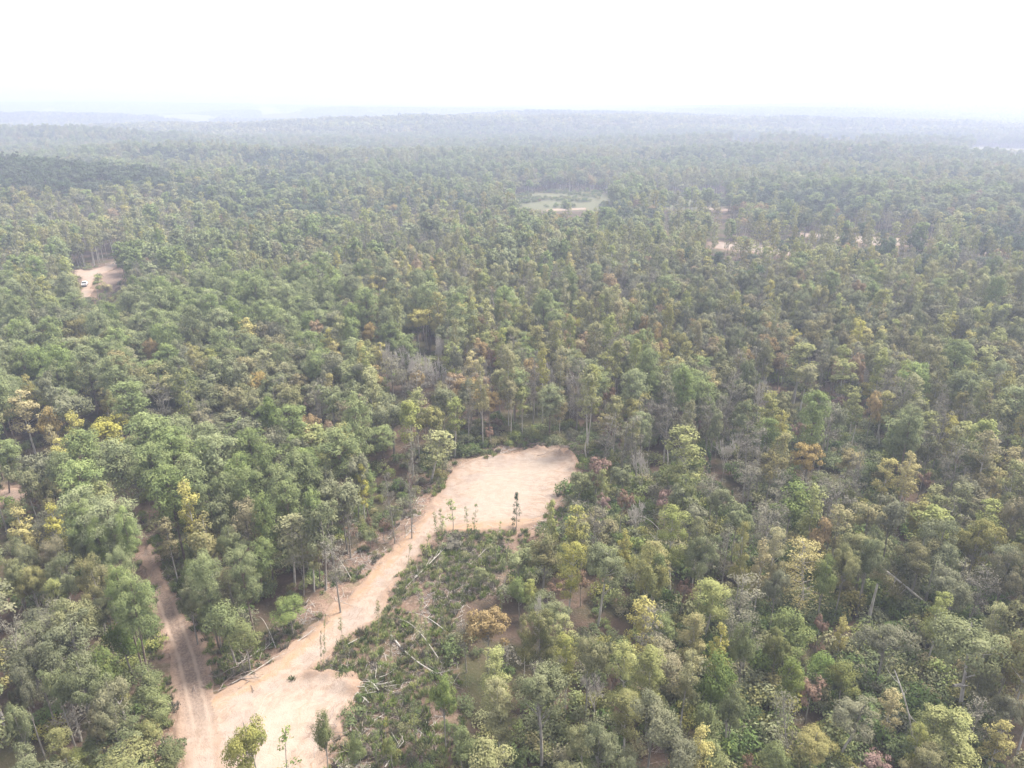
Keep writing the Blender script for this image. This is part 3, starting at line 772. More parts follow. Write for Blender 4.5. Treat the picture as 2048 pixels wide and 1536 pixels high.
T1('R', 1192, 948, 19, 6, 'small crimson bush right of the upper clearing')
T1('R', 1205, 982, 28, 7, 'orange-red bush right of the upper clearing, below the crimson one')
T1('R', 1335, 974, 46, 9, 'pinkish red tree right of the large bare grey tree')
T1('Y', 1252, 1058, 30, 10, 'small yellow cone-shaped tree below the small bare white-trunked tree')
T1('L', 995, 1288, 60, 14, 'bright yellow-green spire at the bottom centre, below the orange-brown tree')
T1('O', 1085, 1316, 116, 17, 'large dark green tree with a straight pale trunk at the bottom centre', (1083, 1530))
T1('Y', 1405, 1453, 58, 11, 'bright yellow tree at the bottom edge, right of the white-stemmed bare tree')
T1('R', 1630, 1344, 52, 8, 'orange-brown crown against a bright green tree at the lower right')
T1('G', 1590, 1316, 58, 10, 'bright yellow-green crown left of the orange-brown one at the lower right')
T1('B', 1570, 1383, 66, 13, 'pinkish thin tree with a forked trunk at the lower right', (1580, 1530))
T1('L', 1605, 685, 68, 16, 'yellow-green tree with a flat bright top in the right middle ground')
T1('L', 1620, 727, 42, 17, 'pale green tree with white trunk, left one of a pair in the right middle ground', (1598, 832))
T1('L', 1697, 716, 56, 17, 'pale green tree with white trunk, right one of a pair in the right middle ground', (1680, 832))
T1('L', 1715, 784, 38, 16, 'yellow-topped tree on a leaning pole trunk, right of the white-trunked pair', (1698, 885))
T1('Y', 835, 607, 52, 16, 'pale yellow-green crown standing out in the centre of the wood')
T1('T', 738, 638, 34, 15, 'orange-red crown among grey trees near the centre of the wood')
T1('Y', 36, 778, 58, 15, 'yellow open-crowned tree by the left edge, upper of the yellow group')
T1('T', 92, 804, 38, 14, 'tan-yellow tree second in the left yellow group')
T1('Y', 142, 821, 38, 14, 'bright yellow tree third in the left yellow group')
T1('Y', 212, 824, 62, 14, 'olive-yellow wide tree, rightmost of the left yellow group')
T1('G', 535, 784, 42, 15, 'bright green-yellow crown above the pines left of centre')
T1('T', 295, 670, 30, 15, 'orange-topped tree in the pine wood on the left')
T1('D', 1455, 880, 44, 9, 'tangled dead tree with pale limbs right of the upper clearing')
t_('''P 160 857 72 18; P 225 878 74 18; P 290 885 72 18; P 338 851 76 18; P 396 879 46 18; P 432 875 80 18; P 490 855 62 18; P 107 903 48 17; P 145 917 82 18;
P 332 932 78 18; P 374 914 68 18; P 150 974 78 18; L 205 962 52 17; P 212 990 96 18; P 150 1007 64 17; P 238 1014 46 17; P 182 1035 50 16; P 470 905 60 17; P 440 945 56 16; P 490 940 60 17; O 62 893 64 15; O 95 940 50 14; O 45 930 50 13;
R 72 980 40 6; B 70 1043 32 11; O 150 1048 64 14; O 190 1054 56 14; O 222 1066 46 12; O 30 1064 54 14; O 97 1070 62 14; O 432 984 64 15; O 478 994 64 15; O 455 1040 50 14; P 402 1104 62 16; P 230 1092 48 17; P 236 1130 56 18;
O 12 1098 52 15; O 112 1098 62 15; O 166 1104 62 15; O 50 1115 55 14; L 95 1155 42 12; O 200 1180 50 11; O 120 1220 100 16; O 55 1272 66 14; O 150 1298 84 16; O 25 1314 52 15; O 98 1318 60 15; O 200 1343 74 15; O 178 1388 52 13;
O 15 1393 46 14; L 100 1453 48 10; O 40 1494 64 12; O 222 1435 100 9; G 277 1328 58 10; G 302 1384 58 8; G 238 1234 66 10; G 290 1440 50 6; G 330 1490 50 6; R 320 1520 40 4; L 160 1490 60 7;
G 448 1195 76 11; G 482 1232 60 9; G 420 1180 60 10; O 452 1130 60 13; O 500 1150 54 12; G 375 1112 40 9; O 370 1160 50 11; G 575 1190 66 7; B 545 1130 50 13; P 480 1090 60 16;
P 530 888 52 18; P 585 903 66 18; P 612 910 48 17; P 556 940 60 17; L 630 850 62 16; P 682 849 90 19; O 592 860 54 16; O 545 858 56 16; O 800 868 92 17; Y 720 924 27 13; O 735 904 66 16; O 680 948 78 15; O 650 985 60 14;
O 630 1000 78 16; P 618 983 40 17; P 520 984 44 17; P 572 954 54 17; Y 525 1024 22 12; L 570 1028 68 13; L 612 1050 48 12; B 664 1064 54 14; B 780 944 34 14; B 815 934 38 14; R 818 930 20 12; G 738 1055 26 4; L 888 908 48 9; 
O 705 900 50 15; O 650 930 56 15; O 600 1010 48 13; B 690 1000 46 11; B 720 990 44 11; R 765 1035 24 5; G 790 1010 28 5; R 700 1045 30 5;
L 1375 856 84 17; G 1370 932 62 14; O 1372 964 52 12; L 1225 898 17 9; L 1208 938 28 10; G 1160 938 46 8; R 1195 910 48 10; B 1190 998 44 14; L 1105 994 28 14; L 1146 1008 48 15; L 1162 1040 32 12; L 1358 1009 74 16; R 1246 974 38 10;
O 1415 1051 62 16; G 1085 1055 74 13; L 1140 1082 62 14; O 1302 1080 76 17; B 1460 1048 44 14; L 1496 1038 34 17; Y 1530 1078 38 14; C 1465 978 18 7; C 1420 904 24 8; R 1110 1160 42 4; R 1165 1134 38 7; R 1370 1154 38 8; O 1480 990 62 14; O 1250 930 50 9; G 1320 1100 44 13;
O 1440 960 44 12; B 1500 930 46 11; O 1545 900 56 13; G 1592 958 74 13; L 1634 968 44 16; L 1690 1008 54 13; T 1655 1025 40 12; O 1800 984 66 15; L 1880 1004 72 15; O 1897 1028 82 16; L 1990 1000 56 14; O 1972 1024 84 16; O 1752 1058 64 15; B 1925 888 64 15; O 1850 1060 80 14;
B 1965 1134 66 13; O 2030 1090 60 15; O 1700 1080 60 14; G 1660 1100 50 13; L 1560 1050 50 14; O 1560 1130 50 12; O 1085 1214 70 14; L 1050 1228 28 12; L 1136 1268 50 13; O 1181 1254 70 15; R 1226 1334 24 6; L 1310 1283 64 14; O 1310 1373 108 15; O 1352 1440 100 13;
Y 1290 1193 66 13; B 1296 1208 62 13; L 1400 1224 54 13; Y 1446 1244 44 14; L 1378 1298 44 13; G 1436 1300 70 13; G 1480 1350 54 12; O 1200 1438 84 12; Y 1366 1504 52 7; L 1470 1398 58 11; G 1502 1228 50 13; G 1560 1250 50 10; R 1505 1512 40 4; O 1260 1500 70 9; G 1430 1480 60 8;
G 1592 1218 84 11; O 1782 1240 100 11; R 1646 1218 28 8; Y 1690 1234 28 8; L 1872 1408 64 10; L 1922 1418 96 11; B 1962 1400 64 10; Y 2010 1440 56 9; R 1752 1498 58 6; O 2030 1268 70 12; L 1890 1186 50 12; G 1700 1320 60 8; G 1655 1300 60 7; O 1720 1390 80 9; G 1800 1420 60 8; L 1850 1450 40 9; O 1640 1450 80 8; O 1980 1330 70 9; O 2035 1380 60 11; O 1870 1490 80 9; G 1560 1480 60 7; L 2000 1200 50 12;
O 124 768 86 16; B 310 772 78 15; O 310 718 78 16; O 415 734 78 16; O 482 828 82 16; O 455 768 74 15; L 515 698 48 17; O 580 758 64 16; L 385 698 40 17; L 258 724 30 15; Y 490 634 46 17; T 630 628 32 16; Y 655 655 30 15; B 780 700 50 15; D 800 690 56 14; D 840 700 56 14; D 870 715 50 13; B 830 735 60 14;
L 1078 650 50 17; R 1225 770 30 9; Y 1740 604 20 17; Y 1770 604 20 17; Y 1705 606 17 16; R 1605 838 30 8; L 1890 626 42 17; L 1985 690 50 17; L 1545 780 46 15; L 1190 640 40 17; L 1120 690 40 17; T 1220 540 36 16; R 980 690 26 13;
G 885 1338 56 12; G 705 1448 34 9; L 1010 1400 70 9; G 1040 1150 40 8; L 1058 1160 30 7; O 1035 1090 60 10; G 960 1130 30 5; L 1000 1360 60 12; G 925 1450 46 8; B 930 1235 40 9; G 780 1470 30 5''')
# spindly saplings and small conifers on and around the bare soil
for (x, yt, w, yb) in ((880, 1018, 16, 1072), (905, 1000, 34, 1082), (888, 1030, 20, 1068), (951, 1004, 16, 1066), (652, 1228, 12, 1348), (640, 1260, 10, 1345), (682, 1236, 22, 1342),
                       (1000, 1042, 14, 1075), (780, 1385, 16, 1420), (830, 1300, 16, 1380), (860, 1250, 14, 1330), (1005, 1180, 16, 1250), (930, 1330, 16, 1380), (780, 1290, 12, 1400), (770, 1440, 20, 1520), (690, 1440, 18, 1500), (748, 1460, 22, 1536)):
    T1('S', x, yt, w, None, None, (x + (15 if x == 682 else (x * 7 % 13) - 6), yb))
_r = random.Random(5)
_n = 0
while _n < 26:
    _x, _y = _r.uniform(745, 1060), _r.uniform(1080, 1530)
    if inpoly(np.array([_x]), np.array([_y]), CUT_PX)[0]:
        _h = _r.uniform(40, 95); T1('S', _x + _r.uniform(-14, 14), _y - _h, _r.uniform(12, 24), None, None, (_x, _y)); _n += 1
T1('C', 1033, 984, 26, None, 'spindly dark conifer standing against the upper dirt clearing', (1033, 1055))

KIND = {'P': ('pine_tree', 'clump-crowned pine'), 'O': ('broadleaf_tree', 'olive round-crowned tree'), 'G': ('broadleaf_tree', 'fresh green leafy tree'), 'L': ('poplar_tree', 'slender yellow-green tree'),
        'N': ('poplar_tree', 'leaning tree'), 'X': ('broadleaf_tree', 'pale-trunked tree'), 'M': ('broadleaf_tree', 'pale green tree'), 'Y': ('autumn_tree', 'yellow autumn tree'), 'T': ('autumn_tree', 'orange-tan autumn tree'), 'R': ('russet_tree', 'small russet tree'), 'B': ('thin_tree', 'thin grey-brown tree'),
        'D': ('bare_tree', 'leafless grey tree'), 'S': ('sapling', 'spindly sapling'), 'C': ('cedar_tree', 'small dark conifer'), 'W': ('autumn_tree', 'golden tree')}
GROUP = {'pine_tree': 'pines of the near wood', 'broadleaf_tree': 'round-crowned trees of the near wood', 'poplar_tree': 'slender yellow-green trees of the near wood', 'autumn_tree': 'yellow and orange trees of the near wood',
         'russet_tree': 'small russet trees of the near wood', 'thin_tree': 'thin grey-brown trees of the near wood', 'bare_tree': 'leafless trees of the near wood', 'sapling': 'saplings round the bare soil', 'cedar_tree': 'small dark conifers'}
LMARK = [('fork of the tracks', 415, 1395), ('lower dirt pad', 560, 1450), ("dirt road's middle", 700, 1205), ("upper clearing's near mouth", 880, 1050), ("upper clearing's far rim", 1080, 900),
         ("upper clearing's right rim", 1148, 955), ("track's shaded end", 268, 1060), ('white truck', 170, 570), ('large bare grey tree', 1280, 980), ('level-branched golden tree', 1608, 1210), ('leaning white-trunked tree', 1866, 1220),
         ('white leaning pole', 1690, 1500), ('white-stemmed bare tree', 1190, 1440), ('broken-limbed pale tree', 1918, 1425), ('orange-brown round tree', 975, 1300), ('pale stick heap', 745, 1375),
         ('tall yellow-topped tree', 1985, 990), ('long pale dirt strip', 1500, 497), ('upper dirt ribbon', 1740, 480), ('orange-topped tree', 1625, 985), ('dark oak knoll', 130, 440), ('cluster of bare trees', 835, 790),
         ('left yellow group', 130, 900), ('bright green-yellow crown', 535, 870), ('golden tree by lane', 368, 1065), ('pale yellow mid-wood crown', 835, 680), ('pair of white-trunked trees', 1640, 832),
         ('lone leaning pine', 300, 1375), ('left-edge red bush', 72, 1015), ('fallen grey crown', 900, 1110), ('far meadow', 1120, 410), ('forked pinkish tree', 1580, 1528), ('small red tree', 1862, 985)]
ORD = ['first', 'second', 'third', 'fourth', 'fifth', 'sixth', 'seventh', 'eighth', 'ninth', 'tenth', 'eleventh', 'twelfth', 'thirteenth', 'fourteenth', 'fifteenth', 'sixteenth', 'seventeenth', 'eighteenth', 'nineteenth', 'twentieth']
ORD += ['twenty-' + o for o in ORD[:9]] + ['thirtieth'] + ['thirty-' + o for o in ORD[:9]] + ['fortieth'] + ['forty-' + o for o in ORD[:9]]

rng = np.random.default_rng(7)
TREES = []          # dicts: k, x, y, H, W (metres), px, py, depth, tilt, lab, explicit
for e in T:
    tilt = 0.0
    if e['base']:
        g = hit(*e['base']); d = ray(e['x'], e['y']); t = g[1] / d[1]
        H = CAM_H + d[2] * t - g[2]; dx = d[0] * t - g[0]
        if e['k'] == 'C' and abs(dx) < 0.6: dx = 0.0
        tilt = math.atan2(dx, H); H = math.hypot(H, dx)
    else:
        g = hit(e['x'], e['y'], e['h']); H = e['h']; g = g - np.array([0, 0, H])
    dep = proj(g[0], g[1], g[2] + H * .8)[2]
    W = 0.99 * e['w'] * float(dep) / FPX
    TREES.append(dict(k=e['k'], x=g[0], y=g[1], z=g[2], H=H, W=W, cx=e['x'], cy=e['y'], cw=e['w'], dep=float(dep), tilt=tilt, lab=e['lab'], ex=True))

# nothing unmarked stands in front of the trees and dead trunks that the photograph shows clearly
KEEP = []
for e, t in zip(T, TREES):
    if not t['lab']: continue
    KEEP.append((t['cx'], t['cy'] + .35 * t['cw'], t['dep']))
    if e['base'] and t['k'] not in 'SC':
        for f in (.35, .6): KEEP.append((e['x'] + (e['base'][0] - e['x']) * f, e['y'] + (e['base'][1] - e['y']) * f, t['dep']))
for px, py, bx, by in ((1710, 1466, 1679, 1519), (1698, 1490, 1679, 1519), (1752, 1180, 1735, 1250), (1744, 1215, 1735, 1250), (1334, 900, 1333, 946), (1333, 925, 1333, 946), (1174, 885, 1174, 917), (1792, 1350, 1829, 1503), (1815, 1430, 1829, 1503),
                       (1757, 862, 1757, 904), (1452, 1450, 1453, 1504), (1840, 1190, 1868, 1222), (1855, 1208, 1868, 1222), (1200, 1170, 1195, 1245), (1196, 1215, 1195, 1245), (1930, 1350, 1918, 1428), (1083, 1450, 1083, 1530), (1083, 1500, 1083, 1530)):
    KEEP.append((px, py, float(proj(*hit(bx, by))[2])))
KEEP = np.array(KEEP)
def blocks(t):
    tx, ty, _ = proj(t['x'], t['y'], t['z'] + t['H']); mx, my, d = proj(t['x'], t['y'], t['z'] + .38 * t['H']); hw = .46 * t['W'] * FPX / d
    return bool(np.any((KEEP[:, 2] > d + .7) & (np.abs(KEEP[:, 0] - tx) < hw + 3) & (KEEP[:, 1] > ty - 4) & (KEEP[:, 1] < my)))
TREES = [t for t in TREES if t['lab'] or t['k'] in 'SR' or not blocks(t)]

# which kinds grow where (weights by place in the view at crown height)
def mixture(px, py, nz, gx_=None):
    x, y = px, py
    if gx_ is not None and gauss(gx_[0], gx_[1], -360, 525, 130, 85) > .42 + .2 * nz: return dict(O=1)
    if y > 1050 and x < 340: return dict(O=.62, G=.14, L=.14, R=.01, B=.06)
    if y > 1000 and x < 860: return dict(O=.5, B=.22, G=.2, L=.08)
    if x < 760 - max(0, (900 - y)) * .35 and y > 560:
        if x > 360 and 640 < y < 830: return dict(O=.46, P=.14, L=.14, B=.16, Y=.06, T=.04)
        return dict(P=.80, O=.10, L=.04, Y=.02, B=.04)
    if y > 860: return dict(O=.34, L=.25, G=.14, B=.14, Y=.05, R=.012, D=.02)
    if y > 560: return dict(O=.36 + .2 * nz, L=.30 - .2 * nz, B=.14, Y=.035, T=.025, R=.012, P=.09, D=.025)
    if y > 400: return dict(L=.48 - .3 * nz, O=.28 + .2 * nz, P=.05 + .1 * nz, Y=.035, T=.018, B=.11)
    return dict(L=.3 - .25 * nz, O=.42, P=.26 + .3 * nz, Y=.02)
HT = {'P': (15.5, 19.5), 'O': (12.5, 17), 'G': (9, 13), 'L': (14.5, 20), 'Y': (11, 16), 'T': (11, 15), 'R': (5, 9), 'B': (12, 16.5), 'D': (9, 14), 'K': (14, 18)}
WT = {'P': (5.6, 7.6), 'O': (6.0, 8.8), 'G': (4.4, 6.2), 'L': (3.5, 5.4), 'Y': (3.6, 5.4), 'T': (4.2, 6.2), 'R': (3, 5), 'B': (4, 6), 'D': (3.5, 5.5), 'K': (7, 10)}

VIS = [ROAD_PX, UPAD_PX, [(x, y + (18 if y < 1500 else 0)) for x, y in LPAD_PX], CUT_PX, STRIP_PX,
       [(266, 1075), (290, 1078), (318, 1115), (355, 1197), (420, 1315), (430, 1375), (425, 1560), (345, 1560), (335, 1400), (320, 1300), (345, 1240), (308, 1150)],
       [(160, 596), (184, 598), (205, 562), (240, 548), (244, 526), (190, 530), (152, 538), (168, 560)], [(1420, 482), (1585, 494), (1590, 516), (1420, 502)], [(1600, 464), (1860, 480), (1860, 496), (1600, 480)], [(1960, 502), (2030, 502), (2030, 515), (1960, 513)],
       [(0, 978), (64, 982), (64, 1003), (0, 1004)], [(1095, 414), (1175, 412), (1175, 425), (1095, 427)], [(1395, 410), (1470, 412), (1472, 430), (1400, 426)],
       [(1030, 392), (1100, 386), (1200, 385), (1225, 397), (1200, 415), (1110, 417), (1040, 413)], [(1300, 392), (1440, 390), (1470, 408), (1330, 414)]]
GND = [CUT_PX, STRIP_PX]
def any_in(px, py, polys):
    r = np.zeros(np.shape(px), bool)
    for p in polys: r |= inpoly(px, py, p)
    return r

def candidates(y0, y1, sp, margin):
    ys = np.arange(y0, y1, sp * .9); out = []
    for j, yy in enumerate(ys):
        hw = .735 * yy + margin; xs = np.arange(-hw, hw, sp) + (sp / 2 if j % 2 else 0)
        out.append(np.stack([xs + rng.uniform(-.36, .36, len(xs)) * sp, yy + rng.uniform(-.36, .36, len(xs)) * sp], -1))
    return np.concatenate(out)

def before_field(x, y, p, depth):
    P = np.array(p); cx, cy = P.mean(0); L = math.hypot(cx, cy); ux, uy = cx / L, cy / L
    f = (x - cx) * ux + (y - cy) * uy; lt = np.abs(-(x - cx) * uy + (y - cy) * ux)
    return (f < 0) & (f > -depth) & (lt < np.abs(-(P[:, 0] - cx) * uy + (P[:, 1] - cy) * ux).max() * .8)

def choose(c):
    """drop candidates on open ground or in front of openings; pick kind and size for the rest"""
    x, y = c[:, 0], c[:, 1]; z = height(x, y)
    near = (np.abs(x) < 120) & (y < 230)
    ok = np.ones(len(x), bool)
    ok[near] &= dirt_sdf(x[near], y[near]) > 3.6
    ok &= segdist(x, y, LANE) > 3.4
    for p in FAR_G.values(): ok &= sdf(x, y, p) > 3
    for p in MEADOW: ok &= ~inpoly(x, y, p)
    for p in FIELD: ok &= ~(inpoly(x, y, p) | before_field(x, y, p, 300))
    gx, gy, _ = proj(x, y, z); ok &= ~any_in(gx, gy, GND)
    c, x, y, z = c[ok], x[ok], y[ok], z[ok]
    px, py, dep = proj(x, y, z + 14)
    nz = fbm(x / 130, y / 130, 61, 2) * 2 - 1
    nz = np.clip(nz * 2.4, -.95, .95)
    kn = {k: 7.0 * (fbm(x / sc, y / sc, 200 + j, 2) - .5) for j, (k, sc) in enumerate((('P', 70), ('O', 60), ('L', 55), ('Y', 38), ('B', 40), ('T', 36), ('G', 45)))}
    res = []
    for i in range(len(x)):
        m = mixture(px[i], py[i], max(0, nz[i]), (x[i], y[i])); ks = list(m); wv = np.maximum(0.001, np.array([m[k] * math.exp(kn[k][i]) if k in kn else m[k] for k in ks]))
        k = ks[rng.choice(len(ks), p=wv / wv.sum())]
        thin = .8 if (k in 'OG' and px[i] > 900 and py[i] > 500) else 1.0    # the thinned wood on the right grows slimmer crowns
        res.append((k, rng.uniform(*HT[k]) * rng.choice([1.14, 1.04, .96, .86, .7]), rng.uniform(*WT[k]) * thin * ((1.3 if k in 'LBY' else 1.08) if y[i] > 340 else .92) * rng.choice([1, 1, .78])))
    K = np.array([r[0] for r in res]); H = np.array([r[1] for r in res]); W = np.array([r[2] for r in res])
    bad = np.zeros(len(x), bool); loose = rng.uniform(0, 1, len(x))
    for fz, fx in ((1.0, 0), (.85, -.42), (.85, .42), (.6, -.5), (.6, .5), (.6, 0), (.35, 0)):
        qx, qy, _ = proj(x + fx * W, y, z + H * fz); bad |= any_in(qx, qy, VIS[:7])
        for j, pr in enumerate((.85, .82, .7, .9, .8, .6, .985, .8)): bad |= inpoly(qx, qy, VIS[7 + j]) & (loose < pr)
    return [dict(k=K[i], x=x[i], y=y[i], z=z[i], H=H[i], W=W[i]) for i in range(len(x)) if not bad[i]]

near_f = choose(candidates(48, 340, 4.3, 22))
exx = np.array([t['x'] for t in TREES]); exy = np.array([t['y'] for t in TREES]); exW = np.array([t['W'] for t in TREES]); exd = np.array([t['dep'] for t in TREES])
exn = np.array([bool(t['lab']) for t in TREES]); exl = (np.where(exn, .48, .34), np.where(exn, 1.1, .6))
exc = np.array([t['cx'] for t in TREES]); ext = np.array([t['cy'] for t in TREES]); exw = np.array([t['cw'] for t in TREES])
for t in near_f:
    if np.any(np.hypot(exx - t['x'], exy - t['y']) < .27 * (exW + t['W'])): continue
    px, py, dep = proj(t['x'], t['y'], t['z'] + t['H']); bx, by, _ = proj(t['x'], t['y'], t['z'] + .5 * t['H'])
    wp = t['W'] * FPX / dep
    hid = (dep < exd + 1) & (np.abs(exc - px) < exl[0] * (exw + wp)) & (py < ext + exl[1] * exw) & (by > ext)
    if hid.any(): continue
    if px < -120 or px > 2170 or py > 1640 or blocks(t): continue
    t.update(cx=float(px), cy=float(py), dep=float(dep), tilt=0.0, lab=None, ex=False); TREES.append(t)

order = sorted(range(len(TREES)), key=lambda i: (not TREES[i]['ex'], TREES[i]['dep']))
count = {}; single, rest = [], []
for i in order:
    t = TREES[i]; nm = KIND[t['k']][0]
    inview = -30 < t['cx'] < 2078 and t['cy'] < 1536
    if inview and count.get(nm, 0) < 300:
        count[nm] = count.get(nm, 0) + 1; single.append(t)
    else: rest.append(t)

# a label that singles each tree out: nearest landmark, side of it, rank among its kind there
cells = {}
for t in single:
    if t['lab']: continue
    bx, by, _ = proj(t['x'], t['y'], t['z'])
    asp = 1.0
    j = min(range(len(LMARK)), key=lambda j: math.hypot(LMARK[j][1] - bx, (LMARK[j][2] - by) * 1.6))
    dx, dy = bx - LMARK[j][1], (LMARK[j][2] - by) * 1.6
    a = math.degrees(math.atan2(dy, dx)) % 360
    side = ['right of', 'behind-right of', 'behind', 'behind-left of', 'left of', 'front-left of', 'in front of', 'front-right of'][int(((a + 22.5) % 360) // 45)]
    cells.setdefault((KIND[t['k']][1], side, LMARK[j][0]), []).append((math.hypot(dx, dy), t))
for (look, side, lm), L in cells.items():
    L.sort(key=lambda q: q[0])
    for r, (_, t) in enumerate(L):
        if len(L) == 1: t['lab'] = f'{look} standing {side} the {lm}'
        else: t['lab'] = f'{look}, {ORD[r]} of its kind {side} the {lm}'

def place(t, pr, first_parts):
    nm = KIND[t['k']][0]
    s = (t['W'] / pr.W, t['W'] / pr.W, t['H'] / pr.H)
    rz = 0.0 if t['k'] in 'NX' else rng.uniform(0, 6.28)
    parts = first_parts and pr.trunk is not None and pr.crown is not None
    o = link(nm, None if parts else pr.all)
    o.location = (t['x'], t['y'], t['z'] - 0.05)
    o.rotation_mode = 'XYZ'
    Mx = Matrix.Rotation(t['tilt'], 4, 'Y') @ Matrix.Rotation(rz, 4, 'Z')
    o.rotation_euler = Mx.to_euler(); o.scale = s
    tag(o, t['lab'], 'sapling' if nm == 'sapling' else 'tree', GROUP[nm])
    if parts:
        link('trunk', pr.trunk, o); link('crown', pr.crown, o)
        if 'broken white limb' in t['lab']:
            g = Geo(); g.tube(bend((0, 0, 4.6), (-1.9, -1.6, 6.6), rng, .1, 5), np.linspace(.24, .12, 5), 7); g.tube([(-1.2, -1.0, 5.9), (-.7, -2.2, 7.0)], [.12, .05], 5)
            link('broken_limb', g.mesh('broken_limb', [M['bark_dead']], True), o)
    return o

build_ground(); build_dirt()
for t in single:
    L = FINE.get(t['k'], PR[t['k']]) if t['dep'] < 105 else PR[t['k']]
    # take the shape whose proportions fit best, with some chance
    c = sorted(L, key=lambda p: abs(math.log((p.W / p.H) / (t['W'] / t['H']))) + rng.uniform(0, .5))[0]
    place(t, c, t['dep'] < 150)

# ------------------------------------------------------------------ the countless rest of the wood
mid = [t for t in choose(candidates(340, 1480, 6.7, 60))]
MASS = {'P': ('pine_woods', 'dense mass of pines running on behind the near trees'), 'O': ('oak_woods', 'olive green wood of round-crowned trees running to the haze'),
        'L': ('poplar_woods', 'pale yellow-green slender trees of the middle distance'), 'Y': ('autumn_woods', 'yellow and orange trees scattered through the middle distance'),
        'B': ('thin_woods', 'thin grey-brown trees scattered through the middle distance'), 'R': ('russet_woods', 'small russet trees scattered through the wood')}
to = {'P': 'P', 'O': 'O', 'G': 'O', 'M': 'O', 'X': 'O', 'N': 'L', 'L': 'L', 'Y': 'Y', 'T': 'Y', 'W': 'Y', 'B': 'B', 'D': 'B', 'R': 'R', 'K': 'O', 'S': 'L', 'C': 'P'}
pools = {k: [] for k in MASS}
for t in rest: pools[to[t['k']]].append((t, True))
for t in mid: pools[to[t['k']]].append((t, False))
for k, L in pools.items():
    hi_, lo_ = PR[k], LOW[k] + (LOW['K'] if k == 'O' else [])
    ms = [p.all for p in hi_] + [p.all for p in lo_]; ps = hi_ + lo_
    pts, idx, rz, sc = [], [], [], []
    for t, hi in L:
        if hi and t.get('dep', 0) < 260: i = rng.integers(0, len(hi_))
        else:
            i = len(hi_) + rng.integers(0, len(LOW[k]))
            if k == 'O':
                q = proj(t['x'], t['y'], t['z'] + 12)
                dark = 0 < len(lo_) and (gauss(t['x'], t['y'], -360, 525, 130, 85) > .4 or (vnoise(t['x'] / 160, t['y'] / 160, 77) > .62))
                if dark: i = len(hi_) + len(LOW['O']) + rng.integers(0, len(LOW['K']))
        p = ps[i]; pts.append((t['x'], t['y'], t['z'])); idx.append(i); rz.append(rng.uniform(0, 6.28)); s = t['W'] / p.W; sc.append((s, s, t['H'] / p.H))
    if pts: scatter(MASS[k][0], ms, pts, idx, rz, sc, MASS[k][1])

MIX = [[.2, .5, .05, .24, .01], [.3, .38, .1, .2, .02], [.4, .22, .2, .14, .04], [.4, .15, .3, .1, .05], [.34, .08, .44, .07, .07], [.3, .05, .5, .05, .1]]
patch = [far_patch(1000 + i, MIX[i]) for i in range(6)]
c = np.concatenate([candidates(1490, 4000, 44, 150), candidates(4000, 11000, 66, 300)])
x, y = c[:, 0], c[:, 1]; ok = np.ones(len(x), bool)
for p in FIELD: ok &= sdf(x, y, p) > 22
for p in FIELD:      # the woods stop short of each field's near side
    ok &= ~before_field(x, y, p, 900 if np.mean([q[1] for q in p]) > 2500 else 320)
x, y = x[ok], y[ok]; n = len(x)
s = np.where(y > 4000, 1.5, 1.0) * rng.uniform(.9, 1.15, n)
pi_ = np.clip(6 * (.5 + 2.0 * (fbm(x / 420, y / 420, 131, 3) - .5)) + rng.normal(0, .8, n), 0, 5.9).astype(int)
scatter('far_woods', patch, np.stack([x, y, height(x, y)], -1), pi_, rng.uniform(0, 6.28, n), np.stack([s, s, rng.uniform(.85, 1.15, n)], -1), 'unbroken far woods fading into pale haze')

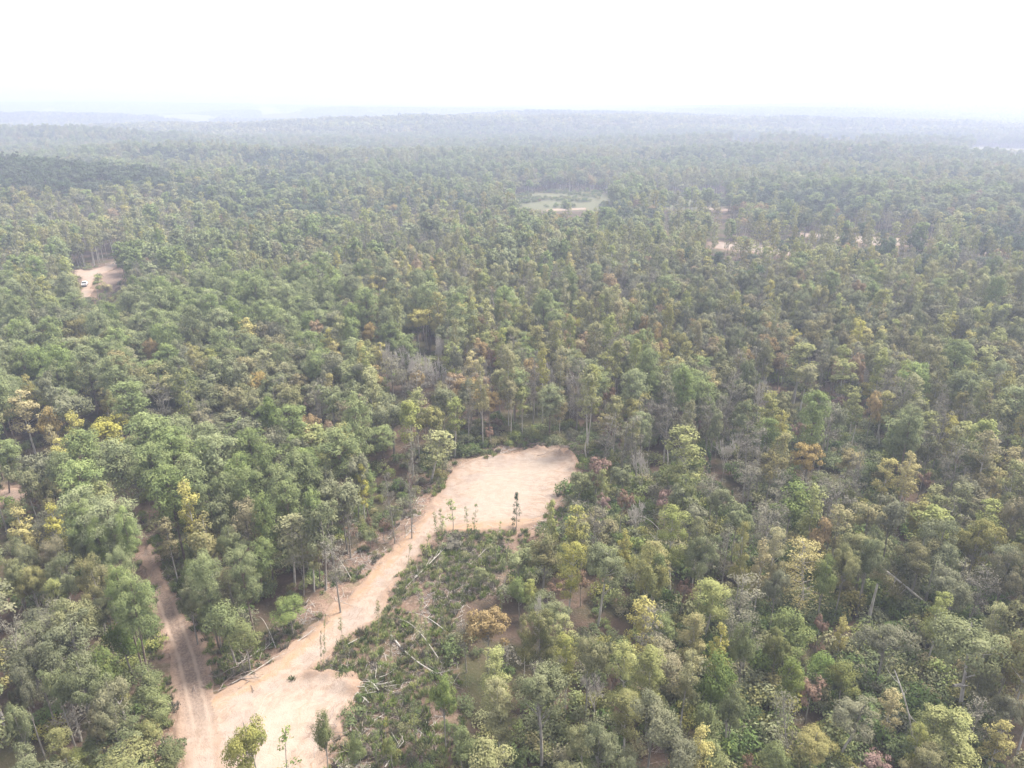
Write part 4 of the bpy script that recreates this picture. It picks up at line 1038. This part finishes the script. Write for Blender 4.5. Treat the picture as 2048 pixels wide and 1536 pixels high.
# ------------------------------------------------------------------ undergrowth, grass, sticks
def low_cover():
    c = np.concatenate([candidates(45, 150, 1.75, 10), candidates(150, 330, 3.2, 12)])
    x, y = c[:, 0], c[:, 1]; z = height(x, y)
    near = (np.abs(x) < 120) & (y < 230); d = np.full(len(x), 99.0); d[near] = dirt_sdf(x[near], y[near])
    px, py, _ = proj(x, y, z)
    cut, strip = inpoly(px, py, CUT_PX), inpoly(px, py, STRIP_PX)
    dens = np.where(px > 1000, 1.05, .5); dens = np.where(cut, .40, dens); dens = np.where(strip, .22, dens)
    dens *= sstep(.28, .62, fbm(x / 7, y / 7, 91))* 1.3
    dens = np.where(d < 4, dens * .6, dens)
    ok = (rng.uniform(0, 1, len(x)) < dens) & (d > .9) & (segdist(x, y, LANE) > 1.8) & (px > -80) & (px < 2130)
    for p in FAR_G.values(): ok &= sdf(x, y, p) > 1
    x, y, z, cut, strip, px = x[ok], y[ok], z[ok], cut[ok], strip[ok], px[ok]
    mx, my = [], []
    for p in MEADOW:
        P = np.array(p); k = 900; a, b = rng.uniform(P[:, 0].min(), P[:, 0].max(), k), rng.uniform(P[:, 1].min(), P[:, 1].max(), k)
        q = inpoly(a, b, p) & (fbm(a / 14, b / 14, 161) > .57); mx.append(a[q]); my.append(b[q])
    mx, my = np.concatenate(mx), np.concatenate(my); e = len(mx); f = np.zeros(e, bool)
    x, y, z, px = np.append(x, mx), np.append(y, my), np.append(z, height(mx, my)), np.append(px, np.full(e, 1300.0)); cut, strip = np.append(cut, f), np.append(strip, f); n = len(x)
    nz = fbm(x / 11, y / 11, 95)
    idx = np.where(rng.uniform(0, 1, n) < .5, rng.choice([0, 2, 1, 4], n), np.where(nz > .5, 1, rng.choice([0, 2, 3, 5, 6], n, p=[.36, .24, .33, .065, .005])))
    idx = np.where(cut, rng.choice([4, 1, 3, 5, 0], n, p=[.28, .26, .22, .12, .12]), idx)
    idx = np.where(strip, rng.choice([5, 6, 2, 4], n, p=[.4, .04, .33, .23]), idx)
    s = rng.uniform(.6, 1.5, n) * np.where(cut | strip, .52, 1.15); s = np.where(px > 1250, s * 1.3, s)
    scatter('undergrowth', [p.all for p in BUSH], np.stack([x, y, z - .1], -1), idx, rng.uniform(0, 6.28, n), np.stack([s, s, s * rng.uniform(.7, 1.25, n)], -1), 'knee-high bushes and vines covering the forest floor')
    c = candidates(45, 150, .85, 4); x, y = c[:, 0], c[:, 1]; z = height(x, y); px, py, _ = proj(x, y, z); d = dirt_sdf(x, y)
    cut, strip = inpoly(px, py, CUT_PX), inpoly(px, py, STRIP_PX)
    edge = (d < 5) & (d > -.4) & (py < 1600)
    dens = np.where(cut, 2.0, np.where(edge, .8, np.where(strip, .3, 0))) * sstep(.34, .6, fbm(x / 4.5, y / 4.5, 99)) * 1.5
    ok = (rng.uniform(0, 1, len(x)) < dens) & (d > rng.uniform(-.5, 1.2, len(x))); x, y, z = x[ok], y[ok], z[ok]; n = len(x); s = rng.uniform(.55, 1.25, n)
    scatter('grass', [p.all for p in FERN], np.stack([x, y, z - .05], -1), rng.choice(4, n, p=[.3, .25, .25, .2]), rng.uniform(0, 6.28, n), np.stack([s, s, s * rng.uniform(.7, 1.1, n)], -1), 'tall grass and weed tufts on the cutover and road verges')
    st = []
    for k in range(4):
        g = Geo(); r2 = np.random.default_rng(40 + k)
        for i in range(14):
            a = r2.uniform(0, 6.28); L = r2.uniform(.5, 2.4); q = np.append(r2.normal(0, .7, 2), r2.uniform(.04, .25)); e = np.array([math.cos(a), math.sin(a), r2.uniform(-.05, .18)]) * L
            g.tube(bend(q, q + e, r2, .1, 3), np.linspace(r2.uniform(.02, .045), .012, 3), 3)
        st.append(g.mesh('sticks', [M['twig'] if k % 2 else M['bark_dead']]))
    c = candidates(45, 175, 1.5, 6); x, y = c[:, 0], c[:, 1]; z = height(x, y); px, py, _ = proj(x, y, z); d = dirt_sdf(x, y)
    cut, strip = inpoly(px, py, CUT_PX), inpoly(px, py, STRIP_PX)
    dens = np.where(cut, .8, np.where(strip, .7, .03)); dens = np.where((d < 3) & (d > 0) & (py < 1380), .6, dens) * sstep(.3, .6, fbm(x / 5, y / 5, 103)) * 1.4
    ok = (rng.uniform(0, 1, len(x)) < dens) & (d > rng.uniform(-.6, .6, len(x))); x, y, z = x[ok], y[ok], z[ok]; n = len(x); s = rng.uniform(.5, 1.2, n)
    scatter('woody_debris', st, np.stack([x, y, z], -1), rng.integers(0, 4, n), rng.uniform(0, 6.28, n), np.stack([s, s, s], -1), 'broken sticks and slash strewn over the cleared ground')
low_cover()

# ------------------------------------------------------------------ dead wood one can point to
def solid(name, pts, rad, mat, lab, cat, group, sides=7):
    g = Geo(); g.tube(pts, rad, sides)
    return tag(link(name, g.mesh(name, [M[mat]], True)), lab, cat, group)
def log(a, b, r, lab, mat='bark_dead', fork=True):
    p, q = hit(*a), hit(*b); r2 = np.random.default_rng(int(a[0] * 7 + a[1]))
    r *= .78; g = Geo(); pts = bend(p, q, r2, .06, 6)
    pts[:, 2] = height(pts[:, 0], pts[:, 1]) + r * .8 + np.linspace(0, .5, 6); g.tube(pts, np.linspace(r, r * .45, 6), 7)
    for i in range(4 if fork else 0):
        s = pts[2 + i % 4]; e = s + (q - p) * r2.uniform(.12, .3) + np.array([*r2.normal(0, .9, 2), r2.uniform(.1, .7)]); g.tube([s, e], [r * .4, .015], 4)
    tag(link('fallen_log', g.mesh('fallen_log', [M[mat]], True)), lab, 'log', 'fallen logs and poles on the ground')
log((782, 1272), (874, 1354), .17, 'long pale log lying diagonally in the cutover right of the road')
log((815, 1168), (893, 1098), .13, 'upper of two pale trunks of the fallen tree beside the road')
log((808, 1178), (880, 1112), .12, 'lower of two pale trunks of the fallen tree beside the road')
log((700, 1366), (738, 1412), .13, 'log sliding off the rim of the lower dirt pad')
log((690, 1292), (716, 1284), .12, 'short pale log at the right road edge above the lower pad', fork=False)
log((438, 1352), (520, 1308), .10, 'thin pole along the left road bank, nearest the fork')
log((462, 1368), (548, 1322), .10, 'thin pole lying at the left lip of the road by the fork')
log((510, 1318), (546, 1290), .08, 'bleached curved branch on the left road bank')
log((572, 1298), (632, 1262), .10, 'grey pole on the left road bank halfway up')
log((800, 1084), (822, 1066), .10, 'pale branch on the left road verge below the upper clearing')
log((940, 1130), (975, 1100), .09, 'thin grey stick log across the upper cutover')
log((855, 1330), (905, 1375), .10, 'grey log in the middle of the cutover')
log((770, 1535), (808, 1490), .10, 'grey log at the bottom edge of the cutover')
log((1085, 885), (1052, 876), .16, 'uprooted log on the dirt pile at the far rim')
log((1668, 902), (1712, 922), .16, 'upper grey log in the slash on the right', 'bark')
log((1672, 912), (1708, 930), .14, 'lower grey log in the slash on the right', 'bark')
log((1636, 930), (1664, 942), .14, 'small pale log left of the right-hand slash')
log((1635, 768), (1664, 764), .16, 'pale log between the pair of white-trunked trees')
def arch(a, b, hgt, r, lab):
    p, q = hit(*a), hit(*b); t = np.linspace(0, 1, 9)[:, None]
    pts = p + (q - p) * t; pts[:, 2] += hgt * np.sin(np.linspace(0, 1, 9) * 2.4)
    solid('bent_sapling', pts, np.linspace(r, .015, 9), 'bark_dead', lab, 'sapling', 'bent-over bare saplings', 5)
arch((896, 1266), (812, 1236), 1.6, .07, 'pale bare sapling bowed over toward the road, upper of two arcs')
arch((884, 1328), (800, 1258), 2.6, .07, 'pale bare sapling bowed in a high arc above the long log')
arch((705, 1162), (655, 1120), 2.4, .06, 'thin bowed sapling on the left road verge')
arch((552, 1296), (520, 1250), 2.2, .06, 'bowed bare sapling by the fork, on the left bank')
arch((1345, 1098), (1255, 1062), 4.0, .08, 'bowed bare pole beside the small yellow cone-shaped tree')
arch((1870, 800), (1820, 768), 3.0, .09, 'bowed pale pole right of the white-trunked pair')
def snag(base, top, r, lab, mat='bark_dead', branches=0):
    g0 = hit(*base); d = ray(*top); t = g0[1] / d[1]; e = np.array([0, 0, CAM_H]) + d * t
    r2 = np.random.default_rng(int(base[0] + base[1])); g = Geo(); pts = bend(g0 - np.array([0, 0, .3]), e, r2, .05, 7)
    g.tube(pts, np.linspace(r, r * .5, 7), 7)
    for i in range(branches):
        s = pts[3 + i % 4]; L = r2.uniform(.8, 2.2); g.tube(bend(s, s + np.array([*r2.normal(0, .7, 2), r2.uniform(.2, .9)]) * L, r2, .2, 4), np.linspace(r * .35, .012, 4), 4)
    tag(link('dead_trunk', g.mesh('dead_trunk', [M[mat]], True)), lab, 'dead trunk', 'dead and snapped trunks')
snag((1735, 1252), (1755, 1168), .26, 'thick snapped trunk leaning right, below the leaning white-trunked tree', 'bark_pale')
snag((1724, 1220), (1727, 1166), .18, 'dark upright stub just left of the thick snapped trunk', 'bark')
snag((1678, 1520), (1711, 1462), .16, 'white leaning pole at the lower right')
snag((1829, 1504), (1789, 1340), .11, 'tall thin curved dead pole at the lower right', 'bark_dead', 3)
snag((1174, 918), (1174, 876), .17, 'short white dead trunk right of the far rim')
snag((1333, 948), (1334, 892), .2, 'white trunk standing clear of leaves right of the large bare tree')
snag((1326, 944), (1328, 900), .13, 'second thin trunk beside the white one right of the large bare tree', 'bark_pale')
snag((1454, 1506), (1452, 1436), .18, 'grey dead trunk at the bottom right of centre', 'bark_pale')
snag((1344, 1394), (1340, 1335), .12, 'forked dead stem right of the white-stemmed bare tree', 'bark_pale', 3)
snag((2022, 1282), (2050, 1238), .15, 'pale dead pole leaning out at the right edge', 'bark_pale')
snag((1758, 906), (1757, 850), .17, 'white dead trunk in the gap right of the slash', 'bark_pale')
snag((1699, 914), (1712, 850), .13, 'slim leaning dead trunk just beside the slash', 'bark_pale')
snag((1396, 668), (1414, 626), .2, 'leaning dead trunk in the right middle wood', 'bark_dead')
snag((1482, 770), (1485, 728), .17, 'grey dead trunk left of the white-trunked pair', 'bark_pale')
snag((1932, 745), (1940, 690), .2, 'white dead trunk near the right edge, mid wood', 'bark_pale')
snag((1865, 1190), (1880, 1150), .12, 'short dead stem behind the leaning white-trunked tree', 'bark_pale', 2)
snag((1300, 1150), (1318, 1042), .09, 'thin crooked stem among the trees right of centre', 'bark_pale', 2)
snag((1453, 1140), (1448, 1076), .10, 'thin crooked bare stem right of the twin-trunked trees', 'bark_pale', 4)
snag((1640, 1218), (1650, 1200), .12, 'small bleached crooked branch right of the golden tree')
snag((40, 1190), (10, 1120), .14, 'pale leaning trunk among the trees at the left edge', 'bark_pale', 2)
snag((250, 1438), (228, 1395), .17, 'pale leaning trunk in the lower left trees', 'bark_pale', 2)
snag((62, 1462), (38, 1425), .2, 'pale trunk leaning left in the bottom-left trees', 'bark_pale')

def heap(px, py, rad, n, lab, mat, nm='stick_heap', up=0.0):
    q = hit(px, py) + np.array([0, 0, up]); g = Geo(); r2 = np.random.default_rng(int(px))
    for i in range(n):
        a = r2.uniform(0, 6.28); L = r2.uniform(1.0, 3.2); s = q + np.array([*(r2.normal(0, rad, 2)), r2.uniform(.1, .6)]); e = s + np.array([math.cos(a), math.sin(a) * .6, r2.uniform(-.1, .3)]) * L
        g.tube(bend(s, e, r2, .15, 4), np.linspace(r2.uniform(.04, .08), .02, 4), 4)
    tag(link(nm, g.mesh(nm, [M[mat]], True)), lab, 'stick heap', 'heaps of cut branches')
heap(745, 1374, .9, 26, 'heap of bleached branches right of the lower dirt pad', 'bark_dead')
heap(1138, 905, 2.0, 34, 'roots and branches pushed up at the far right corner of the pad', 'twig', up=.8)
heap(1085, 895, 1.8, 18, 'pushed-up branches on the dirt pile at the far rim', 'twig', up=.5)
heap(480, 1335, 2.2, 40, 'grey brush pile on the bank just right of the fork', 'twig')
heap(675, 1475, 1.6, 26, 'brown roots and brush at the right rim of the lower pad', 'twig', up=.4)
heap(1440, 905, 1.6, 26, 'grey fallen limbs below the tangled dead tree', 'bark_pale')
heap(232, 528, 3.0, 30, 'pale log pile beside the yard near the white truck', 'bark_dead')

# crown of the fallen tree beside the road
p = proto('A', 'B', 990); q = hit(905, 1100)
o = link('fallen_tree', p.all); o.location = (q[0], q[1], q[2] - 1.6); o.scale = (1.0, 1.1, .5); tag(o, 'greyish leafy crown of the fallen tree beside the road', 'fallen tree')

# ------------------------------------------------------------------ white pickup on the far dirt road
def truck():
    q = hit(170, 572); root = link('pickup_truck', None); root.location = (q[0], q[1], q[2] + .12); e = hit(179, 552); root.rotation_euler = (0, 0, math.atan2(-(e[0] - q[0]), e[1] - q[1]))
    tag(root, 'white pickup truck driving away on the far left dirt road', 'truck')
    white, dark, chrome, red = plain('white_paint', (.80, .80, .79), .3), plain('dark_glass', (.02, .022, .025), .1), plain('black_rubber', (.03, .03, .03), .8), plain('red_lens', (.45, .03, .02), .3)
    import bmesh
    def boxes(name, L, mat, parent, bev=.05):
        bm = bmesh.new()
        for (x0, x1, y0, y1, z0, z1, tx, ty) in L:
            vs = [bm.verts.new((x * (tx if z == z1 else 1), (y if z == z0 else (y0 + y1) / 2 + (y - (y0 + y1) / 2) * ty), z)) for z in (z0, z1) for y in (y0, y1) for x in (x0, x1)]
            for f in ((0, 2, 3, 1), (4, 5, 7, 6), (0, 1, 5, 4), (2, 6, 7, 3), (0, 4, 6, 2), (1, 3, 7, 5)): bm.faces.new([vs[i] for i in f])
        if bev: bmesh.ops.bevel(bm, geom=bm.edges[:], offset=bev, segments=2, affect='EDGES')
        me = bpy.data.meshes.new(name); bm.to_mesh(me); bm.free(); me.materials.append(mat); return link(name, me, parent)
    body = boxes('body', [(-.98, .98, 1.05, 2.85, .52, 1.12, .95, .97), (-.98, .98, -.75, 1.05, .52, 1.15, .98, 1), (-.98, -.86, -2.75, -.76, .52, 1.18, 1, 1), (.86, .98, -2.75, -.76, .52, 1.18, 1, 1), (-.86, .86, -2.72, -.76, .52, .70, 1, 1)], white, root)
    boxes('cab', [(-.90, .90, -.72, 1.15, 1.16, 1.84, .86, .78)], white, root)
    boxes('tailgate', [(-.85, .85, -2.80, -2.72, .66, 1.16, 1, 1)], white, root, .02)
    boxes('bumper', [(-.95, .95, -2.98, -2.82, .46, .64, 1, 1), (-.95, .95, 2.87, 3.0, .46, .66, 1, 1)], chrome, root, .03)
    boxes('rear_window', [(-.72, .72, -.705, -.60, 1.28, 1.68, .92, .55)], dark, root, 0)
    boxes('windscreen', [(-.76, .76, .98, 1.12, 1.24, 1.72, .92, .4)], dark, root, 0)
    for s in (-1, 1):
        boxes('side_window', [(s * .80 - .07, s * .80 + .07, -.45, .78, 1.26, 1.68, .93, .85)], dark, root, 0)
        boxes('tail_lamp', [(s * .915 - .05, s * .915 + .05, -2.80, -2.76, .80, 1.10, 1, 1)], red, root, 0)
        for yy in (-1.75, 1.85):
            g = Geo(); th = np.linspace(0, 2 * math.pi, 25)
            ring = np.stack([np.full(25, s * .86), yy + .30 * np.cos(th), .42 + .30 * np.sin(th)], -1)
            g.tube(ring, .12, 8); wv = link('wheel', g.mesh('wheel', [chrome], True), root)
            boxes('rim', [(s * .86 - .07, s * .86 + .07, yy - .19, yy + .19, .23, .61, 1, 1)], white, wv, .05)
truck()

# ------------------------------------------------------------------ haze
def haze():
    t = NT('haze_air')
    v = t.n('ShaderNodeVolumePrincipled', {'Color': HAZE_COLOR, 'Density': HAZE_DENSITY, 'Anisotropy': HAZE_ANISO})
    t.t.links.new(v.outputs[0], t.out.inputs['Volume'])
    x0, x1, y0, y1, z0, z1 = -16500, 16500, -16300, 16500, -70, HAZE_TOP
    vs = [(x, y, z) for z in (z0, z1) for y in (y0, y1) for x in (x0, x1)]
    me = bpy.data.meshes.new('haze'); me.from_pydata(vs, [], [(0, 2, 3, 1), (4, 5, 7, 6), (0, 1, 5, 4), (2, 6, 7, 3), (0, 4, 6, 2), (1, 3, 7, 5)]); me.materials.append(t.m)
    tag(link('haze', me), 'pale haze in the air over the woods', None, None, 'stuff')
haze()
print('COUNTS', count, 'rest', len(rest), 'mid', len(mid), 'patches', n, 'objects', len(SC.objects))
